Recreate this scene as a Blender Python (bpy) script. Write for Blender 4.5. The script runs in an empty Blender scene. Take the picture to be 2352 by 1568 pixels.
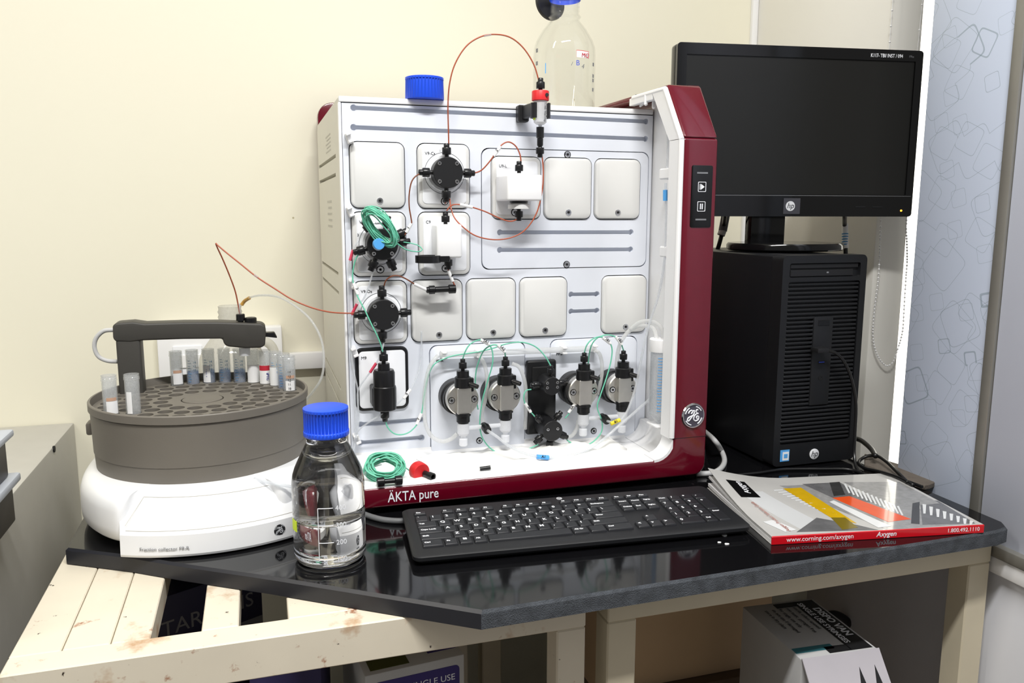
import bpy, bmesh, math, random
import numpy as np
from mathutils import Matrix, Vector

random.seed(7)
scene = bpy.context.scene
COL = scene.collection
V3 = Vector

# ---------------------------------------------------------------- camera
FPX, CX, CY = 1867.344, 1176.0, 784.0          # focal length and centre in pixels of the 2352 x 1568 frame
CAM = np.array([-0.0978, -1.2800, 0.42456])     # metres; table top is Z = 0, instrument panel is Y = 0
def _rot(yaw, pit, rol):
    c, s = math.cos, math.sin
    Rz = np.array([[c(yaw), -s(yaw), 0], [s(yaw), c(yaw), 0], [0, 0, 1]])
    Rx = np.array([[1, 0, 0], [0, c(pit), -s(pit)], [0, s(pit), c(pit)]])
    Ry = np.array([[c(rol), 0, s(rol)], [0, 1, 0], [-s(rol), 0, c(rol)]])
    return Rz @ Rx @ Ry
RC = _rot(math.radians(-17.41475), math.radians(-8.95083), math.radians(-0.12431))
cd = bpy.data.cameras.new('camera')
cd.sensor_width = 36.0
cd.lens = 36.0 * FPX / 2352.0
cd.clip_start = 0.01
cam = bpy.data.objects.new('camera', cd)
COL.objects.link(cam)
_m = Matrix.Identity(4)
for i in range(3):
    _m[i][0], _m[i][1], _m[i][2], _m[i][3] = RC[i, 0], RC[i, 2], -RC[i, 1], CAM[i]
cam.matrix_world = _m
scene.camera = cam

# ---------------------------------------------------------------- light
w = bpy.data.worlds.new('room_ambient')
scene.world = w
w.use_nodes = True
w.node_tree.nodes['Background'].inputs[0].default_value = (1.0, 0.985, 0.95, 1)
w.node_tree.nodes['Background'].inputs[1].default_value = 0.27
def area(name, loc, target, sx, sy, power, col):
    l = bpy.data.lights.new(name, 'AREA')
    l.shape = 'RECTANGLE'; l.size = sx; l.size_y = sy; l.energy = power; l.color = col
    o = bpy.data.objects.new(name, l); COL.objects.link(o)
    o.location = loc
    d = V3(target) - V3(loc)
    o.rotation_euler = d.to_track_quat('-Z', 'Y').to_euler()
    return o
area('ceiling_tube_lamp', (0.05, -1.25, 1.88), (0.05, -1.0, 0.0), 0.95, 0.10, 59, (1.0, 0.99, 0.965))
area('ceiling_tube_lamp_side', (-1.5, -0.9, 1.88), (-1.2, -0.8, 0.0), 0.10, 1.25, 19, (1.0, 0.95, 0.84))

scene.view_settings.view_transform = 'Standard'
scene.view_settings.look = 'None'
scene.view_settings.exposure = -0.14
scene.view_settings.gamma = 1.0
scene.view_settings.use_curve_mapping = False
scene.cycles.use_denoising = True
scene.cycles.max_bounces = 14
scene.cycles.transmission_bounces = 14
scene.cycles.transparent_max_bounces = 24

# ---------------------------------------------------------------- measuring helpers (a point of the photograph onto a known plane)
def _ray(x, y):
    return RC @ np.array([(x - CX) / FPX, 1.0, -(y - CY) / FPX])
def PY(x, y, Y=0.0):
    d = _ray(x, y); return V3(CAM + d * (Y - CAM[1]) / d[1])
def PZ(x, y, Z=0.0):
    d = _ray(x, y); return V3(CAM + d * (Z - CAM[2]) / d[2])
def PX(x, y, X=0.0):
    d = _ray(x, y); return V3(CAM + d * (X - CAM[0]) / d[0])
def PD(x, y, D):
    return V3(CAM + _ray(x, y) * D)

# ---------------------------------------------------------------- materials (all procedural)
def S(r, g, b):
    f = lambda c: (c / 255) / 12.92 if c / 255 <= .04045 else ((c / 255 + .055) / 1.055) ** 2.4
    return (f(r), f(g), f(b), 1.0)
def mat(name, col, rough=.5, metal=0., var=.05, scale=25., spec=.5, bump=0., coat=0., trans=0., ior=1.45, emit=0., sub=0.):
    m = bpy.data.materials.new(name); m.use_nodes = True
    nt = m.node_tree; b = nt.nodes['Principled BSDF']
    tc = nt.nodes.new('ShaderNodeTexCoord')
    nz = nt.nodes.new('ShaderNodeTexNoise'); nz.inputs['Scale'].default_value = scale; nz.inputs['Detail'].default_value = 4
    nt.links.new(tc.outputs['Object'], nz.inputs['Vector'])
    mx = nt.nodes.new('ShaderNodeMix'); mx.data_type = 'RGBA'
    nt.links.new(nz.outputs['Fac'], mx.inputs['Factor'])
    mx.inputs[6].default_value = tuple(c * (1 - var) for c in col[:3]) + (1,)
    mx.inputs[7].default_value = tuple(min(1, c * (1 + var)) for c in col[:3]) + (1,)
    nt.links.new(mx.outputs[2], b.inputs['Base Color'])
    b.inputs['Roughness'].default_value = rough
    b.inputs['Metallic'].default_value = metal
    b.inputs['IOR'].default_value = ior
    b.inputs['Specular IOR Level'].default_value = spec
    b.inputs['Coat Weight'].default_value = coat
    b.inputs['Coat Roughness'].default_value = .05
    b.inputs['Transmission Weight'].default_value = trans
    if sub:
        b.inputs['Subsurface Weight'].default_value = sub
        b.inputs['Subsurface Radius'].default_value = (.01, .01, .01)
    if emit:
        b.inputs['Emission Color'].default_value = col
        b.inputs['Emission Strength'].default_value = emit
    if bump:
        bp = nt.nodes.new('ShaderNodeBump'); bp.inputs['Strength'].default_value = bump; bp.inputs['Distance'].default_value = .002
        n2 = nt.nodes.new('ShaderNodeTexNoise'); n2.inputs['Scale'].default_value = scale * 12; n2.inputs['Detail'].default_value = 3
        nt.links.new(tc.outputs['Object'], n2.inputs['Vector'])
        nt.links.new(n2.outputs['Fac'], bp.inputs['Height'])
        nt.links.new(bp.outputs['Normal'], b.inputs['Normal'])
    return m
def clear_mat(name, tint, gloss=.06, rough=.03, haze=0., hazecol=(1, 1, 1, 1), ior=1.3):
    """thin clear glass or plastic: see-through, with a Fresnel gloss and a little milky haze"""
    m = bpy.data.materials.new(name); m.use_nodes = True
    nt = m.node_tree; nt.nodes.remove(nt.nodes['Principled BSDF'])
    out = nt.nodes['Material Output']
    tr = nt.nodes.new('ShaderNodeBsdfTransparent'); tr.inputs[0].default_value = tint
    gl = nt.nodes.new('ShaderNodeBsdfGlossy'); gl.inputs['Roughness'].default_value = rough
    df = nt.nodes.new('ShaderNodeBsdfDiffuse'); df.inputs[0].default_value = hazecol
    tl = nt.nodes.new('ShaderNodeBsdfTranslucent'); tl.inputs[0].default_value = hazecol
    m0 = nt.nodes.new('ShaderNodeMixShader'); m0.inputs[0].default_value = .5
    nt.links.new(df.outputs[0], m0.inputs[1]); nt.links.new(tl.outputs[0], m0.inputs[2])
    nz = nt.nodes.new('ShaderNodeTexNoise'); nz.inputs['Scale'].default_value = 40
    mr = nt.nodes.new('ShaderNodeMapRange'); mr.inputs['To Min'].default_value = haze * .85; mr.inputs['To Max'].default_value = min(1, haze * 1.15)
    nt.links.new(nz.outputs['Fac'], mr.inputs['Value'])
    m1 = nt.nodes.new('ShaderNodeMixShader')
    nt.links.new(mr.outputs[0], m1.inputs[0]); nt.links.new(tr.outputs[0], m1.inputs[1]); nt.links.new(m0.outputs[0], m1.inputs[2])
    fr0 = nt.nodes.new('ShaderNodeLayerWeight'); fr0.inputs['Blend'].default_value = .5
    pw = nt.nodes.new('ShaderNodeMath'); pw.operation = 'POWER'; pw.inputs[1].default_value = 4.0
    nt.links.new(fr0.outputs['Facing'], pw.inputs[0])
    fr = nt.nodes.new('ShaderNodeMapRange'); fr.inputs['To Min'].default_value = gloss * .5; fr.inputs['To Max'].default_value = min(1, (ior - 1) * 1.6)
    nt.links.new(pw.outputs[0], fr.inputs['Value'])
    m2 = nt.nodes.new('ShaderNodeMixShader')
    nt.links.new(fr.outputs[0], m2.inputs[0]); nt.links.new(m1.outputs[0], m2.inputs[1]); nt.links.new(gl.outputs[0], m2.inputs[2])
    nt.links.new(m2.outputs[0], out.inputs['Surface'])
    return m

MT = {}
MT['panel'] = mat('white_panel', S(226, 230, 239), .42, var=.015)
MT['module'] = mat('grey_white_cover', S(221, 221, 219), .5, var=.02)
MT['plate'] = mat('bright_white_plate', S(240, 242, 246), .4, var=.01)
MT['side'] = mat('ivory_housing', S(226, 223, 212), .5, var=.02)
MT['white'] = mat('white_plastic', S(242, 242, 243), .38, var=.01)
MT['red'] = mat('burgundy_gloss', S(96, 4, 27), .20, var=.08, scale=60, coat=.5)
MT['black'] = mat('black_plastic', S(27, 27, 29), .42, var=.1)
MT['black2'] = mat('black_satin', S(22, 22, 24), .3, var=.1)
MT['ink'] = mat('black_ink', S(35, 36, 40), .6)
MT['greyink'] = mat('grey_ink', S(120, 122, 126), .6)
MT['whiteink'] = mat('white_ink', S(238, 240, 246), .5, var=.01)
MT['steel'] = mat('brushed_steel', S(226, 223, 217), .38, metal=1., var=.08, scale=80)
MT['chrome'] = mat('chrome', S(215, 216, 220), .12, metal=1., var=.03)
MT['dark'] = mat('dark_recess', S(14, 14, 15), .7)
MT['slot'] = mat('grey_slot', S(190, 190, 192), .6)
MT['blue'] = mat('blue_cap_plastic', S(34, 84, 232), .4, var=.06)
MT['orange'] = mat('orange_tubing', S(176, 92, 66), .35, var=.06)
MT['amber'] = mat('brown_tubing', S(120, 66, 42), .35, var=.06)
MT['green'] = mat('green_tubing', S(112, 200, 170), .35, var=.05)
MT['cleartube'] = clear_mat('clear_tubing', (.93, .95, .97, 1), haze=.42, hazecol=(.95, .96, .98, 1), ior=1.12)
MT['milky'] = clear_mat('milky_plastic', (.95, .96, .98, 1), haze=.84, hazecol=(.96, .97, 1, 1), ior=1.2)
MT['jug'] = clear_mat('milky_jug_plastic', (.95, .95, .93, 1), haze=.86, hazecol=(.86, .85, .80, 1), ior=1.12)
MT['milkytube'] = clear_mat('milky_tubing', (.95, .96, .98, 1), haze=.52, hazecol=(.92, .92, .90, 1), ior=1.15)
MT['tubeglass'] = clear_mat('clear_plastic_tube', (.95, .96, .97, 1), haze=.26, hazecol=(.90, .91, .92, 1))
MT['glass'] = mat('bottle_glass', (1, 1, 1, 1), .0, trans=1., ior=1.47, var=0)
MT['glass2'] = clear_mat('reagent_bottle_glass', (.988, .99, .985, 1), haze=.02, hazecol=(.95, .95, .93, 1), ior=1.30, rough=.02)
MT['water'] = mat('water', (1, 1, 1, 1), .0, trans=1., ior=1.33, var=0)
MT['label'] = mat('white_label', S(240, 240, 240), .6, var=.01)
MT['redpl'] = mat('red_plastic', S(214, 40, 44), .4, var=.05)
MT['pinklab'] = mat('pink_label', S(214, 70, 96), .5)
MT['bluelab'] = mat('blue_label', S(88, 170, 238), .5)
MT['yellow'] = mat('yellow_label', S(236, 214, 40), .5)
MT['lime'] = mat('fluorescent_label', S(214, 240, 20), .5)
MT['drum'] = mat('warm_grey_plastic', S(112, 107, 99), .5, var=.04, bump=.05)
MT['arm'] = mat('dark_grey_plastic', S(64, 62, 58), .5, var=.04, bump=.05)
MT['fcwhite'] = mat('white_instrument_plastic', S(231, 232, 234), .4, var=.01)
MT['greycord'] = mat('grey_cord', S(196, 196, 196), .45)
MT['blackcord'] = mat('black_cord', S(18, 18, 19), .35)
MT['pc'] = mat('black_case', S(22, 23, 26), .45, var=.08, scale=60)
MT['pcgloss'] = mat('gloss_black', S(14, 14, 15), .12, var=.05)
MT['screen'] = mat('matte_screen', S(24, 24, 23), .38, var=.02)
MT['key'] = mat('key_plastic', S(30, 31, 35), .42, var=.06)
MT['kbd'] = mat('keyboard_body', S(26, 27, 30), .5, var=.06)

# ---------------------------------------------------------------- mesh builder
class B:
    def __init__(s):
        s.bm = bmesh.new(); s.mi = 0
    def _f(s, vs):
        try:
            f = s.bm.faces.new(vs); f.material_index = s.mi; return f
        except ValueError:
            return None
    def box(s, x0, x1, y0, y1, z0, z1, bev=0., seg=2, M=None):
        if bev <= 0:
            co = [(x, y, z) for z in (z0, z1) for y in (y0, y1) for x in (x0, x1)]
            if M is not None: co = [M @ V3(c) for c in co]
            v = [s.bm.verts.new(c) for c in co]
            for q in ((0, 2, 3, 1), (4, 5, 7, 6), (0, 1, 5, 4), (2, 6, 7, 3), (0, 4, 6, 2), (1, 3, 7, 5)):
                s._f([v[i] for i in q])
            return s
        t = B(); t.box(x0, x1, y0, y1, z0, z1)
        bmesh.ops.recalc_face_normals(t.bm, faces=t.bm.faces)
        bmesh.ops.bevel(t.bm, geom=list(t.bm.edges), offset=bev, segments=seg, affect='EDGES', profile=.5)
        return s.merge(t, M)
    def merge(s, t, M=None):
        for f in t.bm.faces: f.material_index = s.mi if f.material_index == 0 else f.material_index
        if M is not None: bmesh.ops.transform(t.bm, matrix=M, verts=t.bm.verts)
        me = bpy.data.meshes.new('tmp'); t.bm.to_mesh(me); s.bm.from_mesh(me); bpy.data.meshes.remove(me); t.bm.free()
        return s
    def loops(s, rings, closed=True, cap0=True, cap1=True):
        rs = [[s.bm.verts.new(p) for p in r] for r in rings]
        n = len(rs[0])
        for a, b in zip(rs, rs[1:]):
            for i in range(n if closed else n - 1):
                j = (i + 1) % n
                s._f([a[i], a[j], b[j], b[i]])
        if cap0: s._f(list(reversed(rs[0])))
        if cap1: s._f(rs[-1])
        return s
    def cyl(s, p0, p1, r0, r1=None, n=24, cap=True):
        p0, p1 = V3(p0), V3(p1); r1 = r0 if r1 is None else r1
        d = (p1 - p0).normalized(); a = d.orthogonal().normalized(); b = d.cross(a)
        ring = lambda p, r: [p + (a * math.cos(t) + b * math.sin(t)) * r for t in [2 * math.pi * i / n for i in range(n)]]
        return s.loops([ring(p0, r0), ring(p1, r1)], cap0=cap, cap1=cap)
    def lathe(s, prof, M=None, n=32, cap0=True, cap1=True, a0=0., fl=None):
        rings = []
        for r, z in prof:
            rr = []
            for i in range(n):
                t = a0 + 2 * math.pi * i / n
                k = r * (fl(i) if fl else 1)
                p = V3((k * math.cos(t), k * math.sin(t), z))
                rr.append(M @ p if M is not None else p)
            rings.append(rr)
        return s.loops(rings, cap0=cap0, cap1=cap1)
    def prism(s, pts, vec, bev=0., seg=2):
        vec = V3(vec); a = [V3(p) for p in pts]
        if bev <= 0: return s.loops([a, [p + vec for p in a]])
        t = B(); t.loops([a, [p + vec for p in a]])
        bmesh.ops.recalc_face_normals(t.bm, faces=t.bm.faces)
        ed = [e for e in t.bm.edges if len(e.link_faces) == 2 and e.calc_face_angle(0) > .35]
        bmesh.ops.bevel(t.bm, geom=ed, offset=bev, segments=seg, affect='EDGES', profile=.5, clamp_overlap=True)
        return s.merge(t)
    def tube(s, pts, r, n=8, sub=8, cap=True):
        P = smooth(pts, sub)
        T = [(P[min(i + 1, len(P) - 1)] - P[max(i - 1, 0)]).normalized() for i in range(len(P))]
        a = T[0].orthogonal().normalized(); rings = []
        for i, p in enumerate(P):
            a = (a - T[i] * a.dot(T[i])).normalized(); b = T[i].cross(a)
            rings.append([p + (a * math.cos(2 * math.pi * k / n) + b * math.sin(2 * math.pi * k / n)) * r for k in range(n)])
        return s.loops(rings, cap0=cap, cap1=cap)
    def holed(s, outer, holes, y, back, mp=lambda x, z, y: (x, y, z)):
        """a plate in the x-z plane with pockets: outer loop, holes = [(loop, depth)]; mp maps (x, z, y) to space"""
        nf = len(s.bm.faces)
        allE, loopsv = [], []
        for lp in [outer] + [h[0] for h in holes]:
            vs = [s.bm.verts.new(mp(p[0], p[1], y)) for p in lp]; loopsv.append(vs)
            allE += [s.bm.edges.new((vs[i], vs[(i + 1) % len(vs)])) for i in range(len(vs))]
        bmesh.ops.triangle_fill(s.bm, use_beauty=True, use_dissolve=False, edges=allE)
        for vs, lp, dep, mi in [(loopsv[0], outer, back, 0)] + [(loopsv[i + 1], h[0], h[1], h[2] if len(h) > 2 else 0) for i, h in enumerate(holes)]:
            b = [s.bm.verts.new(mp(p[0], p[1], dep)) for p in lp]
            n = len(vs)
            for i in range(n): s._f([vs[i], vs[(i + 1) % n], b[(i + 1) % n], b[i]])
            s.mi = mi; s._f(b); s.mi = 0
        return s
    def plate(s, x0, x1, z0, z1, r, yb, yf, bev, n=5):
        """rounded rectangular cover facing -Y"""
        ring = lambda d, y: [(p[0], y, p[1]) for p in rrect(x0 + d, x1 - d, z0 + d, z1 - d, max(r - d, .0005), n)]
        return s.loops([ring(0, yb), ring(0, yf + bev), ring(bev * .3, yf + bev * .3), ring(bev, yf)])
    def make(s, name, m, parent=None, T=None, smooth_deg=35, flat=False):
        bmesh.ops.recalc_face_normals(s.bm, faces=s.bm.faces)
        me = bpy.data.meshes.new(name); s.bm.to_mesh(me); s.bm.free()
        for q in (m if isinstance(m, (list, tuple)) else [m]): me.materials.append(MT[q] if isinstance(q, str) else q)
        if not flat:
            me.polygons.foreach_set('use_smooth', [True] * len(me.polygons)); me.set_sharp_from_angle(angle=math.radians(smooth_deg))
        return obj(name, me, parent, T)
def smooth(pts, sub=8):
    P = [V3(p) for p in pts]
    if len(P) == 2 or sub <= 1: return P
    Q = [P[0] * 2 - P[1]] + P + [P[-1] * 2 - P[-2]]; out = []
    for i in range(1, len(Q) - 2):
        a, b, c, d = Q[i - 1], Q[i], Q[i + 1], Q[i + 2]
        for k in range(sub):
            t = k / sub
            out.append(.5 * ((2 * b) + (c - a) * t + (2 * a - 5 * b + 4 * c - d) * t * t + (3 * b - a - 3 * c + d) * t ** 3))
    out.append(P[-1]); return out
def rrect(x0, x1, z0, z1, r, n=5):
    o = []
    for cx, cz, a0 in ((x1 - r, z1 - r, 0), (x0 + r, z1 - r, 90), (x0 + r, z0 + r, 180), (x1 - r, z0 + r, 270)):
        for k in range(n + 1):
            a = math.radians(a0 + 90 * k / n); o.append((cx + r * math.cos(a), cz + r * math.sin(a)))
    return o
WM = {}
def obj(name, me, parent=None, T=None):
    o = bpy.data.objects.new(name, me); COL.objects.link(o)
    T = Matrix.Identity(4) if T is None else T
    o.matrix_basis = T; WM[o] = T.copy()
    if parent is not None:
        o.parent = parent; o.matrix_parent_inverse = WM[parent].inverted()
    return o
def tag(o, label, cat, group=None, kind=None):
    if label: o['label'] = label
    if cat: o['category'] = cat
    if group: o['group'] = group
    if kind: o['kind'] = kind
    return o
def lab(o, label):
    o['label'] = label; return o
def thing(name, label, cat, loc=(0, 0, 0), group=None, T=None):
    o = bpy.data.objects.new(name, None); COL.objects.link(o); o.empty_display_size = .02
    M = Matrix.Translation(loc) if T is None else T
    o.matrix_basis = M; WM[o] = M.copy()
    return tag(o, label, cat, group)
def struct(o):
    o['kind'] = 'structure'; return o
def frame(o, x, y):
    """matrix with origin o, local X along x, local Y along y, local Z their cross product"""
    x = V3(x).normalized(); z = x.cross(V3(y)).normalized(); y = z.cross(x)
    return Matrix(((x.x, y.x, z.x, o[0]), (x.y, y.y, z.y, o[1]), (x.z, y.z, z.z, o[2]), (0, 0, 0, 1)))
FRONT = lambda o: frame(o, (1, 0, 0), (0, 0, 1))    # lettering on a face that looks to -Y
def axisM(p, d):
    d = V3(d).normalized(); return Matrix.Translation(p) @ d.to_track_quat('Z', 'Y').to_matrix().to_4x4()
def text(s, size, T, m, parent=None, name='lettering', align='LEFT', depth=.0002, bold=0., sx=1., shear=0.):
    c = bpy.data.curves.new('t', 'FONT'); c.body = s; c.size = size; c.align_x = align; c.extrude = depth; c.resolution_u = 3
    c.offset = bold; c.shear = shear
    o = bpy.data.objects.new('t', c); COL.objects.link(o)
    me = bpy.data.meshes.new_from_object(o)
    bpy.data.objects.remove(o); bpy.data.curves.remove(c)
    if sx != 1:
        for v in me.vertices: v.co.x *= sx
    me.materials.clear(); me.materials.append(MT[m] if isinstance(m, str) else m)
    me.name = name
    return obj(name, me, parent, T)
def tubething(name, pts, r, m, label=None, cat='tubing', sub=8, parent=None, group=None, n=8):
    o = B().tube(pts, r, n, sub).make(name, m, parent, smooth_deg=180)
    if parent is None: tag(o, label, cat, group)
    return o
def sleeve(parent, p0, p1, txt=None, m='label', r=.0026, name='label_sleeve', ink='ink'):
    o = B().cyl(p0, p1, r, n=10).make(name, m, parent)
    if txt:
        d = (V3(p1) - V3(p0)); L = d.length
        T = frame((V3(p0) + V3(p1)) * .5 + V3((0, -r - .0003, 0)), d if d.x > 0 else -d, V3((0, -1, 0)).cross(d if d.x > 0 else -d))
        text(txt, min(.006, L * .5), T, ink, o, align='CENTER', bold=.0001)
    return o

# ================================================================ the room
def wall_mat():
    m = mat('cream_wall_paint', S(240, 236, 217), .75, var=.012, scale=3, bump=.04)
    nt = m.node_tree; b = nt.nodes['Principled BSDF']
    src = b.inputs['Base Color'].links[0].from_socket
    tc = nt.nodes.new('ShaderNodeTexCoord')
    vo = nt.nodes.new('ShaderNodeTexVoronoi'); vo.inputs['Scale'].default_value = 9; vo.inputs['Randomness'].default_value = 1
    nt.links.new(tc.outputs['Object'], vo.inputs['Vector'])
    lt = nt.nodes.new('ShaderNodeMath'); lt.operation = 'LESS_THAN'; lt.inputs[1].default_value = .022
    nt.links.new(vo.outputs['Distance'], lt.inputs[0])
    mx = nt.nodes.new('ShaderNodeMix'); mx.data_type = 'RGBA'; mx.inputs[7].default_value = S(190, 182, 150)
    nt.links.new(lt.outputs[0], mx.inputs['Factor']); nt.links.new(src, mx.inputs[6]); nt.links.new(mx.outputs[2], b.inputs['Base Color'])
    return m
MT['wall'] = wall_mat()
MT['wall2'] = mat('white_wall_paint', S(238, 236, 229), .75, var=.015, scale=4)
MT['floor'] = mat('grey_floor_tile', S(120, 112, 104), .5, var=.1)
WY = .50
FLOOR = -.80
WX = 1.072                     # side of the window pier
PYF = .05                      # its front
struct(B().box(-2.6, WX + .6, WY, WY + .12, FLOOR, 2.0).make('wall_back', 'wall'))
struct(B().box(-2.6, 2.6, -3.2, WY + .12, FLOOR - .05, FLOOR).make('floor', 'floor'))
struct(B().box(-2.6, 2.6, -3.2, WY + .12, 2.0, 2.05).make('ceiling', 'wall2'))
px_ = lambda x, y, Y: PY(x, y, Y).x
S2R = px_(2086, 500, PYF)
struct(B().box(WX, S2R, PYF, WY, FLOOR, 2.0, .004).make('wall_pier', 'wall2'))
# narrow white strip added to paint the lit corner of pier and wall
struct(B().box(WX - .016, WX, WY - .012, WY, FLOOR, 2.0, .003).make('lit_corner_strip', 'white'))

# window: a bright strip of daylight behind the patterned pane
MT['daylight'] = mat('daylight_pane', (1.0, .97, .86, 1), .5, emit=3.0, var=0)
struct(B().box(S2R, S2R + .16, PYF + .012, PYF + .018, -.12, 2.0).make('window_1', 'daylight'))

def film_mat():
    m = bpy.data.materials.new('patterned_frosted_film'); m.use_nodes = True
    nt = m.node_tree; b = nt.nodes['Principled BSDF']
    tc = nt.nodes.new('ShaderNodeTexCoord')
    col = None
    base = nt.nodes.new('ShaderNodeRGB'); base.outputs[0].default_value = S(196, 206, 226)
    prev = base.outputs[0]
    for k, (sc, rot, off, w) in enumerate(((11, .5, 0, .02), (15, 1.1, 3.3, .024), (22, .25, 7.1, .03), (8, .9, 1.7, .014))):
        mp = nt.nodes.new('ShaderNodeMapping'); mp.inputs['Rotation'].default_value = (rot, 0, 0); mp.inputs['Location'].default_value = (off, off * .7, off * .3); mp.inputs['Scale'].default_value = (0, sc, sc)
        nt.links.new(tc.outputs['Object'], mp.inputs['Vector'])
        vo = nt.nodes.new('ShaderNodeTexVoronoi'); vo.distance = 'MINKOWSKI'; vo.inputs['Exponent'].default_value = 7.0; vo.inputs['Scale'].default_value = 1; vo.inputs['Randomness'].default_value = .85
        nt.links.new(mp.outputs[0], vo.inputs['Vector'])
        sb = nt.nodes.new('ShaderNodeMath'); sb.operation = 'SUBTRACT'; sb.inputs[1].default_value = .34 - .03 * k
        ab = nt.nodes.new('ShaderNodeMath'); ab.operation = 'ABSOLUTE'
        lt = nt.nodes.new('ShaderNodeMath'); lt.operation = 'LESS_THAN'; lt.inputs[1].default_value = w * .18
        nt.links.new(vo.outputs['Distance'], sb.inputs[0]); nt.links.new(sb.outputs[0], ab.inputs[0]); nt.links.new(ab.outputs[0], lt.inputs[0])
        ml = nt.nodes.new('ShaderNodeMath'); ml.operation = 'MULTIPLY'; ml.inputs[1].default_value = .55
        nt.links.new(lt.outputs[0], ml.inputs[0])
        mx = nt.nodes.new('ShaderNodeMix'); mx.data_type = 'RGBA'; mx.inputs[7].default_value = S(120, 138, 150)
        nt.links.new(ml.outputs[0], mx.inputs['Factor']); nt.links.new(prev, mx.inputs[6]); prev = mx.outputs[2]
    nt.links.new(prev, b.inputs['Base Color']); b.inputs['Roughness'].default_value = .35
    return m
MT['film'] = film_mat()
MT['board'] = mat('pale_blue_panel', S(203, 208, 224), .4, var=.015)
MT['alu'] = mat('brushed_aluminium', S(150, 148, 142), .45, metal=.5, var=.08)
# partition of framed panes along the right end of the table
X0 = .905
fT = lambda y: X0
ypane0, ypane1 = PX(2122, 300, X0).y, PX(2335, 300, X0).y
yfr = PX(2240, 1165, X0).y
win = thing('partition', 'framed partition: patterned frosted pane beside a plain pale blue pane', 'partition', (X0, yfr, -.05))
win['kind'] = 'structure'
win.name = 'wall_partition'
B().box(X0, X0 + .006, yfr, -.228, -.045, 1.95, .001).make('patterned_pane', 'film', win)
B().box(X0 - .002, X0 + .006, yfr - .9, yfr - .012, -.045, 1.95, .001).make('plain_pane', 'board', win)
B().box(X0 - .006, X0 + .012, yfr - .011, yfr + .006, -.05, 1.95, .002).make('frame_post', 'alu', win)
B().box(X0 - .014, X0 + .012, yfr - .9, yfr - .004, -.060, -.043, .002).make('frame_rail', 'alu', win)
B().box(X0 - .003, X0 + .012, yfr + .002, -.228, -.060, -.043, .002).make('frame_rail', 'alu', win)
struct(B().box(X0 + .001, X0 + .1, yfr - .9, -.02, FLOOR, -.088, .002).make('wall_right', mat('bluish_wall', S(214, 215, 221), .7, var=.02)))
struct(B().box(X0 - .010, X0 + .1, yfr - .9, -.02, -.086, -.0615, .002).make('trim_2', 'white'))

# ================================================================ table: two steel frames and one granite slab
def frame_mat():
    m = mat('cream_steel_paint', S(223, 214, 195), .5, var=.06, scale=18)
    nt = m.node_tree; b = nt.nodes['Principled BSDF']; src = b.inputs['Base Color'].links[0].from_socket
    tc = nt.nodes.new('ShaderNodeTexCoord')
    for sc, lo, hi, c in ((14, .58, .74, S(176, 130, 84)), (30, .63, .72, S(150, 84, 40)), (46, .665, .70, S(52, 38, 30))):
        nz = nt.nodes.new('ShaderNodeTexNoise'); nz.inputs['Scale'].default_value = sc; nz.inputs['Detail'].default_value = 5; nz.inputs['Roughness'].default_value = .65
        nt.links.new(tc.outputs['Object'], nz.inputs['Vector'])
        mr = nt.nodes.new('ShaderNodeMapRange'); mr.inputs['From Min'].default_value = lo; mr.inputs['From Max'].default_value = hi
        nt.links.new(nz.outputs['Fac'], mr.inputs['Value'])
        mx = nt.nodes.new('ShaderNodeMix'); mx.data_type = 'RGBA'; mx.inputs[7].default_value = c
        nt.links.new(mr.outputs[0], mx.inputs['Factor']); nt.links.new(src, mx.inputs[6]); src = mx.outputs[2]
    nt.links.new(src, b.inputs['Base Color'])
    return m
MT['frame'] = frame_mat()
MT['frame2'] = mat('cream_steel_plain', S(206, 196, 172), .5, var=.06, scale=20)
FY = -.432                # front face of the frames
FT = -.0225               # their top
def steel_frame(name, label, x0, x1, legs, m, slats, depth=.62):
    t = thing(name, label, 'table frame', ((x0 + x1) / 2, FY + .3, FLOOR))
    h = .046
    B().box(x0, x1, FY, FY + .036, FT - h, FT, .0015, 1).make('front_rail', m, t)
    B().box(x0, x1, FY + depth - .036, FY + depth, FT - h, FT, .0015, 1).make('rear_rail', m, t)
    for a, b in slats:
        B().box(a, b, FY + .0365, FY + depth - .0365, FT - .030, FT, .0012, 1).make('slat', m, t)
    for a, b in legs:
        for ya, yb in ((FY + .0005, FY + .0365), (FY + depth - .0365, FY + depth - .0005)):
            B().box(a, b, ya, yb, FLOOR, FT - h - .0003, .002, 1).make('leg', m, t)
    B().box(x0 + .04, x1 - .04, FY + depth - .034, FY + depth - .004, FLOOR + .12, FLOOR + .155, .002, 1).make('stretcher', m, t)
    return t
xs = lambda px, py: PZ(px, py, FT).x
steel_frame('steel_table_frame', 'cream painted steel table frame with rusty slats, left of the pair', -.3565, .2625, ((-.3565, -.318), (.2255, .2625)), 'frame',
            ((-.3565, -.3085), (-.3075, -.2625), (-.2615, -.2235), (-.1725, -.134), (-.0815, .25)))
steel_frame('steel_table_frame', 'plain cream steel table frame under the magazine, right of the pair', .2915, .890, ((.2915, .3305), (.8515, .890)), 'frame2',
            ((.2915, .335), (.55, .60), (.845, .890)))

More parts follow.
